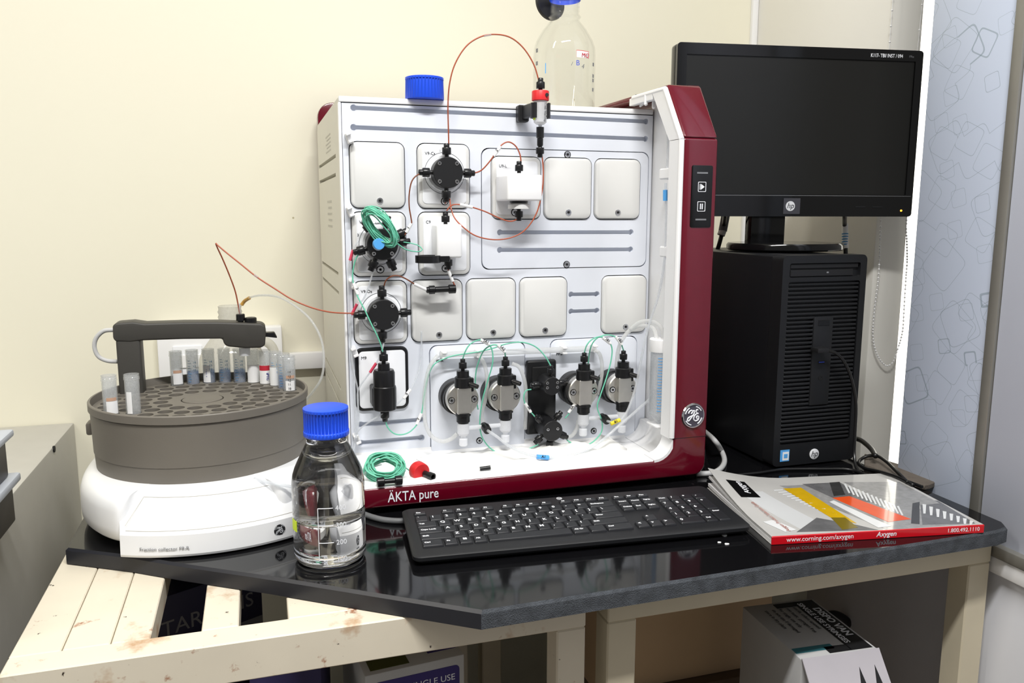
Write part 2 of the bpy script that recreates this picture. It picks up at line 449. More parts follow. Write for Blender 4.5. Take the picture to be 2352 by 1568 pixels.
def granite():
    m = mat('black_granite', S(13, 13, 15), .07, var=.25, scale=300)
    return m
MT['granite'] = granite()
MT['graniteedge'] = mat('rough_granite_edge', S(72, 76, 82), .8, var=.75, scale=70, bump=1.0)
MT['granitecut'] = mat('honed_granite_edge', S(38, 39, 45), .38, var=.12, scale=50)
slab = [PZ(150, 1258), PZ(300, 1276), PZ(420, 1296), PZ(620, 1325), PZ(1105, 1403)]
front = [V3((.1172, -.4855, 0)), V3((.85, -.4735, 0)), V3((.872, -.468, 0)), V3((.883, -.452, 0))]
poly = [V3((p.x, p.y, 0)) for p in slab[:-1]] + front + [V3((.886, -.30, 0)), V3((.886, .20, 0)), V3((.70, .46, 0)), V3((-.348, .46, 0))]
bs = B(); th = .0215; e = .0035
c = sum(poly, V3()) / len(poly)
inset = [p + (c - p).normalized() * e for p in poly]
top = [bs.bm.verts.new((p.x, p.y, 0)) for p in inset]; mid = [bs.bm.verts.new((p.x, p.y, -e)) for p in poly]; low = [bs.bm.verts.new((p.x, p.y, -th)) for p in poly]
n = len(poly)
bs._f(top); bs._f(list(reversed(low)))
for i in range(n):
    j = (i + 1) % n
    bs.mi = 2 if i < 4 else (1 if i < 8 else 0)
    bs._f([top[i], top[j], mid[j], mid[i]]); bs._f([mid[i], mid[j], low[j], low[i]])
sl = bs.make('granite_slab', ['granite', 'graniteedge', 'granitecut'], smooth_deg=20)
tag(sl, 'polished black granite slab with a cut front corner lying on the cream frames', 'table top')

# broken piece of granite at the wall end, white crumbs
ch = [PZ(1985, 1052), PZ(2075, 1080), PZ(2100, 1086), PZ(2140, 1104), PZ(2152, 1116), PZ(2135, 1124), PZ(2122, 1126), PZ(2060, 1104), PZ(1985, 1078)]
bch = B(); bch.prism([(p.x, p.y, .0003) for p in ch], (0, 0, .0085), .0012, 1)
tag(bch.make('stone_offcut', mat('brown_grey_stone', S(96, 88, 80), .8, var=.35, scale=60, bump=.6)), 'rough brown grey stone offcut lying at the wall end of the slab', 'stone')
for k, (x, y, r, lbl) in enumerate(((1660, 1222, .004, 'larger white paint fleck on the slab between keyboard and magazine'), (1664, 1230, .0028, 'thin white paint fleck just right of the larger one'), (1652, 1246, .002, 'tiny white fleck nearest the slab front edge'), (1669, 1250, .0026, 'small oval white fleck nearest the magazine corner'),
                                  (1634, 1081, .0035, 'cream crumb on the slab beside the grey cord'))):
    p = PZ(x, y); b_ = B()
    rr = [(p.x + r * (1 + .6 * random.random()) * math.cos(a), p.y + .7 * r * (1 + .7 * random.random()) * math.sin(a), .0003) for a in [i * math.pi / 4 for i in range(8)]]
    b_.prism(rr, (0, 0, .0007))
    tag(b_.make('paint_fleck', 'label'), lbl, 'fleck', 'white flecks on the slab')

# ================================================================ chromatography instrument
U = .0985
XL, XR, ZTOP, ZBOT = .0305, .5525, .598, .030
YF = -.170                      # front of the burgundy frame
AK = thing('chromatography_system', 'white chromatography instrument in a burgundy frame, panel full of valves and pumps', 'lab instrument', (.30, .1, .0))

# ---- shared small meshes
def shared(name, b, mats, deg=35):
    o = b.make(name, mats, None, smooth_deg=deg); me = o.data; WM.pop(o); bpy.data.objects.remove(o); return me
_b = B(); _b.mi = 0
_b.lathe([(.0, -.001), (.0052, -.001), (.0052, .0012), (.0046, .0020), (.0026, .0020), (.0024, .0008), (.0, .0008)], n=14, cap0=False, cap1=False)
_b.mi = 1; _b.lathe([(.0066, -.0008), (.0066, .0004), (.0052, .0004)], n=16, cap0=False, cap1=False)
_b.lathe([(.0023, .00082), (.0, .00085)], n=6, cap0=False, cap1=False)
ME_SCREW = shared('screw', _b, ['chrome', 'dark'])
_b = B(); _b.lathe([(.0, 0), (.0032, 0), (.0032, .0040), (.0062, .0040), (.0066, .0050), (.0066, .0128), (.0060, .0138), (.0042, .0138), (.0042, .0188), (.0036, .0194), (.0014, .0194), (.0012, .016), (0, .016)], n=14, cap0=False, cap1=False)
ME_NUT = shared('fitting_nut', _b, ['black2'], 50)
_b = B(); _b.box(-.007, .007, -.008, .0, -.0035, .0035, .001, 1); _b.box(-.006, -.003, -.014, -.008, -.0032, .0032, .0006, 1); _b.box(.003, .006, -.014, -.008, -.0032, .0032, .0006, 1)
ME_CLIP = shared('tube_clip', _b, ['white'])
def screw(parent, x, z, y=-.005, s=1.):
    return obj('screw', ME_SCREW, parent, axisM((x, y, z), (0, -1, 0)) @ Matrix.Diagonal((s, s, s, 1)))
def nut(parent, p, d, s=1.):
    return obj('fitting_nut', ME_NUT, parent, axisM(p, d) @ Matrix.Diagonal((s, s, s, 1)))

# ---- module grid
W_, H_ = .8414 * U, U
ROW = {1: 1.825 * U + .3515, 2: .7535 * U + .3515, 3: -.332 * U + .3515, 'u': 1.654 * U + .3515}
GRID = {'A': (.454, 1), 'Cs': (1.508, 1), 'I': (.454, 2), 'C9': (1.508, 2), 'Os': (.452, 3), '3b': (1.372, 3), '3c': (2.294, 3), '3d': (3.218, 3), '3e': (4.72, 3),
        'U9': (2.725, 'u'), 'U1': (3.635, 'u'), 'U2': (4.544, 'u')}
def cell(n):
    x = GRID[n][0] * U; z = ROW[GRID[n][1]]; return x, x + W_, z - H_, z
def rect_px(l, ly, r, t, tx, b, bx):
    return PY(l, ly).x, PY(r, ly).x, PY(bx, b).z, PY(tx, t).z
M9 = rect_px(817, 868, 937, 797.4, 876, 940, 876)
P9A = rect_px(989, 930, 1204, 790, 1097, 1040, 1097)
P9B = rect_px(1263.5, 900, 1458.4, 776.5, 1360, 1018, 1360)
SUB = rect_px(1107, 470, 1486, 346, 1297, 614, 1297)
RAD = .011
def grow(c, g): return rrect(c[0] - g, c[1] + g, c[2] - g, c[3] + g, RAD + g, 5)
def dumbbell(x0, z0, x1, z1, h=.0032, r=.0050, n=7):
    a = math.asin(h / r); th0 = math.atan2(z1 - z0, x1 - x0); pts = []
    for cx, cz, t0 in ((x1, z1, th0), (x0, z0, th0 + math.pi)):
        for k in range(n + 1):
            t = t0 - (math.pi - a) + 2 * (math.pi - a) * k / n
            pts.append((cx + r * math.cos(t), cz + r * math.sin(t)))
    return pts
def slot_px(x0, y0, x1, y1):
    a, b = PY(x0, y0), PY(x1, y1); big = y0 > 960; return dumbbell(a.x, a.z, b.x, b.z, .0038 if big else .0032, .0054 if big else .0050)

# ---- housing (left side has air slots)
hs = B()
left_slots = []
for a, b in (((731, 388), (771, 354)), ((731, 423), (771, 397)), ((736, 604), (777, 623)), ((736, 638), (778, 667)), ((741, 813), (783, 886)), ((743, 849), (784, 923))):
    p, q = PX(*a, XL), PX(*b, XL)
    z = (p.z + q.z) / 2; y0, y1 = max(.03, min(p.y, q.y)), min(.425, max(p.y, q.y))
    left_slots.append(([(y0, z - .003), (y1, z - .003), (y1, z + .003), (y0, z + .003)], .012))
hs.holed([(.0125, .012), (.440, .012), (.440, .585), (.428, .5965), (.0125, .5965)], [(l, XL + d) for l, d in left_slots], XL, .5555, lambda a, z, x: (x, a, z))
hs.make('housing', 'side', AK, smooth_deg=25)
# product labels on the side wall, printed in pale grey
MT['faint'] = mat('faint_print', S(196, 193, 184), .6)
for a, b in (((748, 312), (760, 346)), ((752, 455), (764, 525))):
    p, q = PX(*a, XL), PX(*b, XL)
    y0, y1 = sorted((p.y, q.y)); z0, z1 = sorted((p.z, q.z))
    for k in range(5):
        zz = z0 + (z1 - z0) * (k + .2) / 5
        B().box(XL - .0004, XL, y0, y1 - (y1 - y0) * .2 * (k % 2), zz, zz + (z1 - z0) * .07).make('printed_line', 'faint', AK)

# ---- front panel with pockets for every module and the rail slots
cells = {k: cell(k) for k in GRID}
holes = [(grow(cells[k], .0016), .0095, 1) for k in ('A', 'Cs', 'I', 'C9', 'Os', '3b', '3c', '3d', '3e')]  # pocket floors coloured dark, painting the gap shade round each module
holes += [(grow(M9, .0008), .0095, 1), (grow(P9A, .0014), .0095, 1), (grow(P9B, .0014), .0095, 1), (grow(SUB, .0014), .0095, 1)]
sl_ = [slot_px(812, 247, 1484, 279), slot_px(812, 292, 1483, 319), slot_px(1312, 676, 1371, 675), slot_px(1312, 715, 1371, 713),
       slot_px(829, 975, 967, 964), slot_px(829, 1017, 968, 1005)]
pn = B()
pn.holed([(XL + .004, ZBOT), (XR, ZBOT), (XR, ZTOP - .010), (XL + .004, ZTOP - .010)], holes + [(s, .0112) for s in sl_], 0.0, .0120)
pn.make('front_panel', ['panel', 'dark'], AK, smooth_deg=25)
# light rim round the panel
B().box(XL, XR, -.001, .0122, ZTOP - .0085, ZTOP, .0015, 2).make('panel_rim', 'white', AK)
B().box(XL - .001, XL + .0032, -.001, .0122, ZBOT, ZTOP - .009, .0012, 2).make('panel_rim', 'white', AK)
B().box(XL + .003, XR, .001, .0121, ZTOP - .0099, ZTOP - .0086).make('panel_seam', 'dark', AK)

def cover(c, name='blank_cover', m='module', yf=-.0055, parent=AK, bev=.0042):
    return B().plate(*c, RAD, .0094, yf, bev).make(name, m, parent, smooth_deg=28)
def mid(c): return (c[0] + c[1]) / 2
for k in ('A', '3b', '3c', '3d', '3e'):
    o = cover(cells[k]); screw(o, mid(cells[k]) + .002, cells[k][2] + .0105)
o = None
# ---- upper right sub panel with its three modules
sp = B(); sp.holed(rrect(*SUB, RAD + .002, 6), [(grow(cells[k], .0015), .0090, 1) for k in ('U9', 'U1', 'U2')] + [(slot_px(1148, 533.5, 1449, 533), .0088), (slot_px(1148, 574, 1448, 572.5), .0088)], -.0006, .0093)  # dark pocket floors here too stand for the gap shade
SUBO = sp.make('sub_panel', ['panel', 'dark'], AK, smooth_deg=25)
for x, y in ((1303, 355), (1301, 607)):
    p = PY(x, y); screw(SUBO, p.x, p.z, -.0008, .9)
for k in ('U1', 'U2'):
    o = cover(cells[k]); screw(o, mid(cells[k]), cells[k][2] + .0105)

def faced(c, txt, name):
    """module cover with a bright face plate and its printed name"""
    o = cover(c, name, 'module')
    B().plate(c[0] + .0065, c[1] - .0065, c[2] + .0065, c[3] - .0065, .006, -.0050, -.0066, .0008).make('face_plate', 'plate', o)
    if txt: text(txt, .0066, FRONT((c[0] + .0105, -.0069, c[3] - .0170)), 'ink', o)
    return o
def ringline(o, x, z, r, y=-.0069, w=.0006):
    b = B(); n = 48
    R = lambda rr, yy: [(x + rr * math.cos(2 * math.pi * i / n), yy, z + rr * math.sin(2 * math.pi * i / n)) for i in range(n)]
    b.loops([R(r, -.0064), R(r, y), R(r - w, y), R(r - w, -.0064)], cap0=False, cap1=False)
    return b.make('printed_ring', 'ink', o)
def valve(key, txt, zf, angles, name, yh=-.034, r=.0236):
    c = cells[key]; o = faced(c, txt, name); x = mid(c); z = c[3] - zf * H_
    ringline(o, x, z, .0322)
    M = axisM((x, -.0066, z), (0, -1, 0))
    B().lathe([(.0284, 0), (.0284, .004), (.0274, .0050), (0, .0050)], M, 40, cap0=False, cap1=False).make('valve_base', 'plate', o)
    d = -yh - .0066
    B().lathe([(r, .005), (r, d - .0012), (r - .0012, d), (0, d)], M, 40, cap0=False, cap1=False).make('valve_head', 'black', o)
    for sx in (-1, 1):
        for sz in (-1, 1): screw(o, x + sx * .0136, z + sz * .0136, yh + .0001, .62)
    for a in angles:
        t = math.radians(a); dv = V3((math.cos(t), 0, math.sin(t)))
        nut(o, V3((x, (yh - .008) / 2 - .002, z)) + dv * (r - .0005), dv, 1.1)
    screw(o, x, c[2] + .0105, -.0068, .95)
    return o, V3((x, yh, z))
V_CS, C_CS = valve('Cs', 'V9-Cs', .455, (90, 180, 0, 268), 'column_valve')
V_IN, C_IN = valve('I', 'V9-IJ', .49, (75, 128, 28, 6, 196, 246, 296), 'injection_valve', -.038)
V_OS, C_OS = valve('Os', 'V9-Os', .50, (91, 180, 2, 268), 'outlet_valve')
text('Loop', .0055, FRONT((C_IN.x - .006, -.0069, C_IN.z + .030)), 'ink', V_IN)
text('3', .0055, FRONT((C_IN.x - .0345, -.0069, C_IN.z + .012)), 'ink', V_IN)
text('1', .0055, FRONT((C_CS.x - .008, -.0069, C_CS.z + .0325)), 'ink', V_CS)

# ---- conductivity monitor C9
c = cells['C9']; C9O = faced(c, 'C9', 'conductivity_monitor')
a, b_ = PY(1003, 515, -.048), PY(1062, 592, -.048)
B().box(a.x, b_.x, -.048, -.0068, b_.z, a.z, .0035, 3).make('sensor_box', 'white', C9O)
xc = (a.x + b_.x) / 2 - .003
nut(C9O, (xc, -.034, a.z - .001), (0, 0, 1)); nut(C9O, (xc + .004, -.034, b_.z + .001), (0, 0, -1))
screw(C9O, mid(c), c[2] + .0105, -.0068, .95)
q = PY(984, 595, -.046); b = B(); n = 40
Rg = lambda r, z: [(q.x + r * math.cos(2 * math.pi * i / n), q.y + .004 + r * math.sin(2 * math.pi * i / n), z) for i in range(n)]
z0, z1 = q.z - .0056, q.z + .0056
b.loops([Rg(.0195, z0), Rg(.0195, z1), Rg(.0155, z1), Rg(.0155, z0), Rg(.0195, z0)], cap0=False, cap1=False)
b.box(q.x + .0165, a.x + .02, q.y - .004, q.y + .008, z0 + .001, z1 - .001, .001, 1)
b.make('clamp_ring', 'black2', C9O)

# ---- UV monitor U9-L
c = cells['U9']; U9O = faced(c, 'U9-L', 'uv_monitor')
a, b_ = PY(1166, 400, -.060), PY(1246, 461, -.060)
al, bl = PY(1148, 405, -.03), PY(1246, 458, -.03)
B().prism([(a.x, -.060, 0), (b_.x, -.060, 0), (b_.x, -.0068, 0), (al.x, -.0068, 0), (al.x, -.030, 0)], (0, 0, a.z - b_.z), .0032, 3).make('detector_box', 'white', U9O, Matrix.Translation((0, 0, b_.z)))
ux = PY(1196, 440, -.045).x
M = axisM((ux, -.036, b_.z), (0, 0, -1))
B().lathe([(.0145, -.001), (.0145, .0035), (0, .0035)], M, 30, cap0=False, cap1=False).make('cell_neck', 'black2', U9O)
B().lathe([(.0125, .0035), (.0175, .0062), (.0175, .0125), (0, .0125)], M, 30, cap0=False, cap1=False).make('cell_collar', 'module', U9O)
nut(U9O, (ux, -.036, b_.z - .0120), (0, 0, -1))
B().lathe([(.0150, 0), (.0130, .003), (0, .003)], axisM((ux, -.036, a.z - .0005), (0, 0, 1)), 30, cap0=False, cap1=False).make('cell_collar', 'white', U9O)
nut(U9O, (ux, -.036, a.z + .0022), (0, 0, 1))
screw(U9O, mid(c) - .004, c[2] + .0105, -.0068, .95)

# ---- mixer M9
M9O = B().plate(*M9, RAD, .0094, -.0042, .0012).make('mixer_module', 'black2', AK, smooth_deg=28)
B().plate(M9[0] + .0048, M9[1] - .0048, M9[2] + .0048, M9[3] - .0048, .007, -.0040, -.0058, .0008).make('face_plate', 'plate', M9O)
text('M9', .0068, FRONT((M9[0] + .0085, -.0062, M9[3] - .0170)), 'ink', M9O)
t, u = PY(883, 850, -.042), PY(883, 942, -.042)
mx_, mt, mb = t.x, t.z, u.z; my = -.036
M = axisM((mx_, my, mb), (0, 0, 1)); L = mt - mb
B().lathe([(.0170, 0), (.0182, .0012), (.0182, L * .58), (.0172, L * .60), (.0168, L * .60), (.0168, L * .93), (.0150, L), (.0095, L), (.0090, L + .010), (.006, L + .010)], M, 36).make('mixer_chamber', 'black2', M9O)
B().box(mx_ - .0188, mx_ + .0188, my - .002, -.0056, mb + .004, mb + L * .57, .002, 1).make('mixer_bracket', 'black', M9O)
nut(M9O, (mx_, my, mt + .0095), (0, 0, 1), 1.05); nut(M9O, (mx_, my, mb + .001), (0, 0, -1), 1.05)

# ---- pump modules
CLIPS = []
def pump_plate(c, txt, name):
    o = B().plate(*c, RAD + .002, .0094, -.0030, .0012).make(name, 'panel', AK, smooth_deg=28)
    text(txt, .0062, FRONT((c[0] + .009, -.0034, c[3] - .026)), 'ink', o, bold=.0001)
    return o
PA = pump_plate(P9A, 'P9 A', 'pump_module'); PB = pump_plate(P9B, 'P9 B', 'pump_module')
for o, (x, y) in ((PA, (1100, 1010)), (PB, (1362, 988))):
    p = PY(x, y); screw(o, p.x, p.z, -.0032, .85)
BOT = []; TOPN = []
def pump(o, bx, by, spout=1):
    c = PY(bx, by, -.060); x, z = c.x, c.z
    M = axisM((x - .001, -.0030, z - .002), (0, -1, 0))
    B().lathe([(.0290, 0), (.0290, .018), (.0268, .0190), (.0268, .032), (0, .032)], M, 40, cap0=False, cap1=False).make('pump_housing', 'black', o)
    b = B(); M = axisM((x, -.035, z), (0, -1, 0))
    b.lathe([(.0262, 0), (.0262, .013), (.0246, .0148), (0, .0148)], M, 40, cap0=False, cap1=False)
    b.box(x - .0114, x + .0114, -.060, -.045, z - .0212, z + .0212, .0010, 1)
    b.make('steel_head', 'steel', o, smooth_deg=30)
    for s_ in (-1, 1): screw(o, x + s_ * .0186, z, -.0499, .85)
    y0 = -.050; zt = z + .0200
    B().lathe([(.0115, 0), (.0135, .001), (.0135, .0160), (.0120, .0175), (.0100, .0175), (.0100, .0270), (.0080, .0275), (0, .0275)], axisM((x, y0, zt), (0, 0, 1)), 24, cap0=True, cap1=False).make('check_valve', 'black2', o)
    sp_ = B(); sp_.cyl((x + .006, y0 - .006, zt + .008), (x + .019 * spout, y0 - .020, zt + .004), .0042, .0036, 12); sp_.box(x + .010, x + .016, y0 - .008, y0 - .001, zt - .006, zt + .016, .001, 1)
    sp_.make('rinse_spout', 'black2', o)
    nut(o, (x, y0, zt + .0270), (0, 0, 1), .98); TOPN.append(V3((x, y0, zt + .046)))
    zb = z - .0205
    B().lathe([(.0125, 0), (.0125, .0050), (.0108, .0055), (.0108, .0150), (.0086, .0165), (.0086, .0180), (0, .0180)], axisM((x, y0, zb), (0, 0, -1)), 20, cap0=True, cap1=False).make('inlet_check_valve', 'black2', o)
    B().lathe([(.0090, 0), (.0095, .002), (.0095, .0165), (.0070, .0200), (.0042, .0200), (.0042, .0250), (.0068, .0260), (.0068, .0360), (.0056, .0375), (0, .0375)], axisM((x, y0, zb - .0175), (0, 0, -1)), 20, cap0=True, cap1=False).make('inlet_fitting', 'milky', o)
    BOT.append(V3((x, y0, zb - .026)))
pump(PA, 1067, 921); pump(PA, 1165, 914); pump(PB, 1346, 902); pump(PB, 1436, 896)
PORTS = []
for o, i, j, ppx in ((PA, 0, 1, (1127, 995)), (PB, 2, 3, (1400, 970))):
    a, b_ = BOT[i], BOT[j]
    B().cyl(a + V3((.0088, 0, 0)), b_ - V3((.0088, 0, 0)), .0034, n=12).make('inlet_manifold', 'milky', o)
    m_ = (a + b_) / 2; pt = PY(*ppx, m_.y - .022)
    b = B(); b.cyl(m_ + V3((0, .004, 0)), m_ + V3((0, -.006, 0)), .0062, n=16); b.cyl(m_ + V3((0, -.006, 0)), V3((m_.x, m_.y - .018, m_.z - .002)), .0072, .0066, 16)
    b.make('manifold_port', 'black2', o); PORTS.append(V3((m_.x, m_.y - .018, m_.z - .002)))
# milky rail tube with clips running over both pump modules
za = PY(1010, 815, -.016); zb_ = PY(1362, 800, -.016)
tubething('rinse_rail', [za, (za + zb_) / 2, zb_], .0050, 'milkytube', parent=AK, n=12)
for x, y in ((1018, 814), (1097, 811), (1293, 803), (1363, 799)):
    p = PY(x, y, -.010)
    obj('tube_clip', ME_CLIP, AK, Matrix.Translation((p.x, -.0030, p.z)) @ Matrix.Rotation(math.radians(90), 4, 'Y') @ Matrix.Diagonal((1, 1.4, 1.2, 1)))
for x, y in ((801, 318), (801, 486), (808, 650), (808, 806), (815, 1004)):
    p = PY(x, y, 0)
    obj('tube_clip', ME_CLIP, AK, Matrix.Translation((max(p.x, XL + .012), 0.0, p.z)) @ Matrix.Rotation(math.radians(70), 4, 'Y') @ Matrix.Diagonal((1.25, 1.25, 1.25, 1)))

# ---- black block with pressure monitor and purge valve
a, b_ = PY(1211, 829, -.012), PY(1277, 994, -.012)
BK = B().box(a.x, b_.x, -.012, .0, b_.z, a.z, .004, 3).make('flow_block', 'black2', AK)
ch_ = B(); ch_.box(a.x + .008, b_.x - .006, -.0150, -.0115, a.z - .050, a.z - .010, .002, 1); ch_.make('block_recess', 'dark', BK)
p1 = PY(1269, 887, -.052); p2 = PY(1270, 990, -.058)
B().lathe([(.0150, 0), (.0150, -.012 - p1.y - .001), (.0142, -.012 - p1.y), (0, -.012 - p1.y)], axisM((p1.x, -.012, p1.z), (0, -1, 0)), 36, cap0=False, cap1=False).make('pressure_monitor', 'black', BK)
B().lathe([(.0172, 0), (.0172, -.012 - p2.y - .001), (.0164, -.012 - p2.y), (0, -.012 - p2.y)], axisM((p2.x, -.012, p2.z), (0, -1, 0)), 36, cap0=False, cap1=False).make('purge_valve', 'black', BK)
for sx in (-1, 1):
    for sz in (-.5, .5): screw(BK, p1.x + sx * .0088, p1.z + sz * .0078 + .002, p1.y + .0001, .5)
    screw(BK, p2.x + sx * .0085, p2.z + .0035, p2.y + .0001, .5)
nut(BK, (p1.x, -.040, p1.z + .0145), (0.05, 0, 1), .95); nut(BK, (p1.x - .0145, -.036, p1.z), (-1, 0, .05), .9); nut(BK, (p1.x + .0145, -.036, p1.z + .001), (1, 0, .1), .9)
for an, yy in ((135, -.040), (52, -.040), (222, -.040), (268, -.046), (-28, -.046), (285, -.030)):
    t = math.radians(an); d = V3((math.cos(t), 0, math.sin(t)))
    nut(BK, V3((p2.x, yy, p2.z)) + d * .0165, d, .95)

# ---- burgundy frame, white liner and tray
def yz(pts, x): return [(x, p[0], p[1]) for p in pts]
prof = [(YF, .075), (YF, .5370), (-.1130, .6215), (.452, .6215), (.452, .012), (YF + .02, .012)]
B().prism(yz([(YF + .030, .06), (YF + .030, .5300), (-.105, .6150), (-.112, .6218), (.452, .6218), (.452, .012), (YF + .03, .012)], .5562), (.0205, 0, 0), .002, 1).make('side_shell', 'red', AK)
# front rim: an L of burgundy plastic with a rounded inner and outer corner, then the sloping shoulder
xo, xi = .5770, .5180
L = [(XL, .0100)]
for k in range(7):
    t = math.radians(-90 + 90 * k / 6); L.append((xo - .020 + .020 * math.cos(t), .030 + .020 * math.sin(t)))
L += [(xo, .5370), (xi, .5370), (xi, .0720)]
for k in range(1, 8):
    t = math.radians(-90 * k / 7); L.append((xi - .032 + .032 * math.cos(t), .0720 + .032 * math.sin(t)))
L += [(XL, .0400)]
B().prism([(p[0], YF, p[1]) for p in L], (0, .034, 0), .0042, 3).make('front_frame', 'red', AK, smooth_deg=40)
B().prism(yz([(YF, .5372), (-.1130, .6215), (-.074, .6215), (YF + .034, .5300 + .0072)], xi), (xo - xi, 0, 0), .0042, 3).make('frame_shoulder', 'red', AK, smooth_deg=40)
B().box(xi + .004, xo, -.0738, .452, .6125, .6215, .003, 2).make('top_rail', 'red', AK)
B().box(xo - .058, xo - .0005, YF - .0002, YF + .02, .0735, .0742).make('frame_seam', 'dark', AK)
B().box(xi + .003, xo + .0002, .004, .0052, .6110, .6220).make('frame_seam', 'dark', AK)
# white liner on the inside of the side wall (leans outwards towards the panel)
lb = B()
ins = [(-.1345, .030), (-.1345, .5822), (-.1120, .6135), (.010, .6135), (.010, .030)]
xin = lambda y: .5400 + (y + .134) * .116
lb.loops([[(xin(y), y, z) for y, z in ins], [(.5556, y, z) for y, z in ins]]); lb.make('side_liner', 'white', AK, smooth_deg=20)
B().box(xi - .0055, xi + .0003, YF + .002, -.1352, .072, .5345, .0012, 1).make('liner_edge', 'white', AK)
B().prism(yz([(YF + .003, .5350), (-.1118, .6148), (-.0725, .6148), (-.1345, .5350)], xi - .0055), (.0060, 0, 0)).make('liner_edge', 'white', AK)
B().box(xi - .0055, xi + .0045, -.0735, .010, .6030, .6148, .001, 1).make('liner_edge', 'white', AK)
# raised white lip along the liner edge
lp = B(); lpp = [V3((xi - .0025, y, z)) for y, z in [(YF + .002, .075), (YF + .002, .5340), (-.1115, .6145), (.0, .6150)]]
for s_, e_ in zip(lpp, lpp[1:]): lp.cyl(s_, e_, .0042, n=10)
lp.make('liner_lip', 'white', AK)
# tray floor with a coved corner
B().box(XL, .5130, YF + .033, .0, .018, .0335, .002, 1).make('tray', 'white', AK)
B().box(XL, .486, YF + .002, YF + .036, .036, .0415, .002, 1).make('tray_lip', 'white', AK)
cv = [(.486, .0335)] + [(.486 + .0302 * math.cos(t), .0720 + .0302 * math.sin(t)) for t in [math.radians(-90 + 90 * k / 6) for k in range(7)]] + [(.5175, .0720), (.5175, .0335)]
B().prism([(p[0], YF + .0005, p[1]) for p in cv], (0, .0355, 0)).make('tray_cove', 'white', AK)
cv3 = [(.512, .0335)] + [(.512 + .0302 * math.cos(t), .0637 + .0302 * math.sin(t)) for t in [math.radians(-90 + 90 * k / 6) for k in range(7)]] + [(.5550, .0637), (.5550, .0335)]
B().prism([(p[0], -.1340, p[1]) for p in cv3], (0, .1320, 0)).make('tray_cove', 'white', AK)
B().box(.5128, .5555, -.1340, .0, .018, .0334).make('tray', 'white', AK)
cv2 = [(-.001, .0336)] + [(-.010 + .010 * math.cos(t), .0436 + .010 * math.sin(t)) for t in [math.radians(-90 + 90 * k / 6) for k in range(7)]]
B().prism([(XL, p[0], p[1]) for p in cv2], (.482, 0, 0)).make('tray_cove', 'white', AK)
B().box(XL, .5555, .0125, .438, .006, .0118).make('underside', 'dark', AK)
for x in (.06, .53):
    for y in (-.12, .40): B().cyl((x, y, .0), (x, y, .0125), .014, n=16).make('foot', 'black', AK)
# tube guides on the liner
for yA, yB, w in ((386, 412, 34), (566, 590, 34)):
    p, q = PY(1526, yA, -.112), PY(1526 + w, yB, -.112)
    B().box(p.x, xin(-.112) + .002, -.130, -.094, q.z, p.z, .002, 1).make('tube_guide', 'white', AK)
for x, y0_, y1_ in ((1484, 225, 243), (1502, 230, 250)):
    p, q = PY(x, y0_, -.05), PY(x, y1_, -.05)
    B().box(p.x - .003, p.x + .003, -.053, -.047, q.z, p.z + .006, .002, 1).make('tube_hook', 'white', AK)
# rear burgundy cover seen over the left edge
p = PY(729, 262, .445); q = PY(768, 236, .445)
rc = []
for k in range(9):
    t = math.radians(180 - 90 * k / 8); rc.append((p.x + .03 + .03 * math.cos(t), q.z - .03 + .03 * math.sin(t)))
rc += [(.5755, q.z), (.5755, .012), (p.x, .012)]
B().prism([(a_[0], .4405, a_[1]) for a_ in rc], (0, .03, 0), .003, 2).make('rear_cover', 'red', AK)
# lettering, badge and control strip on the frame
a = PY(891, 1158, YF); b_ = PY(1008, 1150, YF)
text('ÄKTA pure', .0205, FRONT((a.x, YF - .0003, .0180)), 'whiteink', AK, sx=(b_.x - a.x) / .0205 / 4.75, bold=.0001)
p = PY(1593.5, 955, YF - .003)
bd = B(); bd.mi = 0; bd.lathe([(.0205, -.004), (.0205, .001), (.0190, .0030), (.0178, .0030), (.0172, .0018)], axisM((p.x, YF - .0002, p.z), (0, -1, 0)), 40, cap0=False, cap1=False)
bd.mi = 1; bd.lathe([(.0173, .0016), (0, .0020)], axisM((p.x, YF - .0002, p.z), (0, -1, 0)), 40, cap0=False, cap1=False)
MT['badge'] = mat('badge_grey', S(70, 67, 80), .35)
badge = bd.make('round_badge', ['chrome', 'badge'], AK)
def monogram(parent, x, y, z, s, r, m):
    """swirling two letter monogram"""
    g = [(-.62, .30), (-.50, .52), (-.25, .62), (-.12, .45), (-.30, .25), (-.05, .55), (.10, .50), (.02, .20), (-.25, -.15), (-.55, -.50), (-.72, -.45), (-.62, -.18), (-.2, .0), (.05, .05)]
    e_ = [(.50, .60), (.38, .66), (.28, .50), (.40, .28), (.55, .22), (.30, .18), (.08, -.05), (.02, -.35), (.22, -.56), (.55, -.45), (.62, -.15), (.42, -.05), (.34, -.22), (.45, -.32)]
    b = B()
    for pts in (g, e_): b.tube([(x + u_ * s, y, z + v_ * s) for u_, v_ in pts], r, 6, 6)
    for t0 in (30, 120, 210, 300):
        b.tube([(x + s * 1.02 * math.cos(math.radians(t0 + k * 9)), y, z + s * 1.02 * math.sin(math.radians(t0 + k * 9))) for k in range(6)], r * .9, 6, 3)
    return b.make('monogram', m, parent)
monogram(badge, p.x, YF - .0024, p.z, .0148, .0011, 'whiteink')
a, b_ = PY(1589, 379, YF), PY(1633, 522, YF)
CS = B().plate(a.x, b_.x - .001, b_.z, a.z, .003, YF + .002, YF - .0012, .0006).make('control_strip', 'pcgloss', AK)
xm = (a.x + b_.x) / 2 - .0005
for y in (397, 504):
    z = PY(1611, y, YF).z; B().box(xm - .0092, xm + .0092, YF - .0016, YF - .0011, z - .0012, z + .0012).make('light_bar', 'greyink', CS)
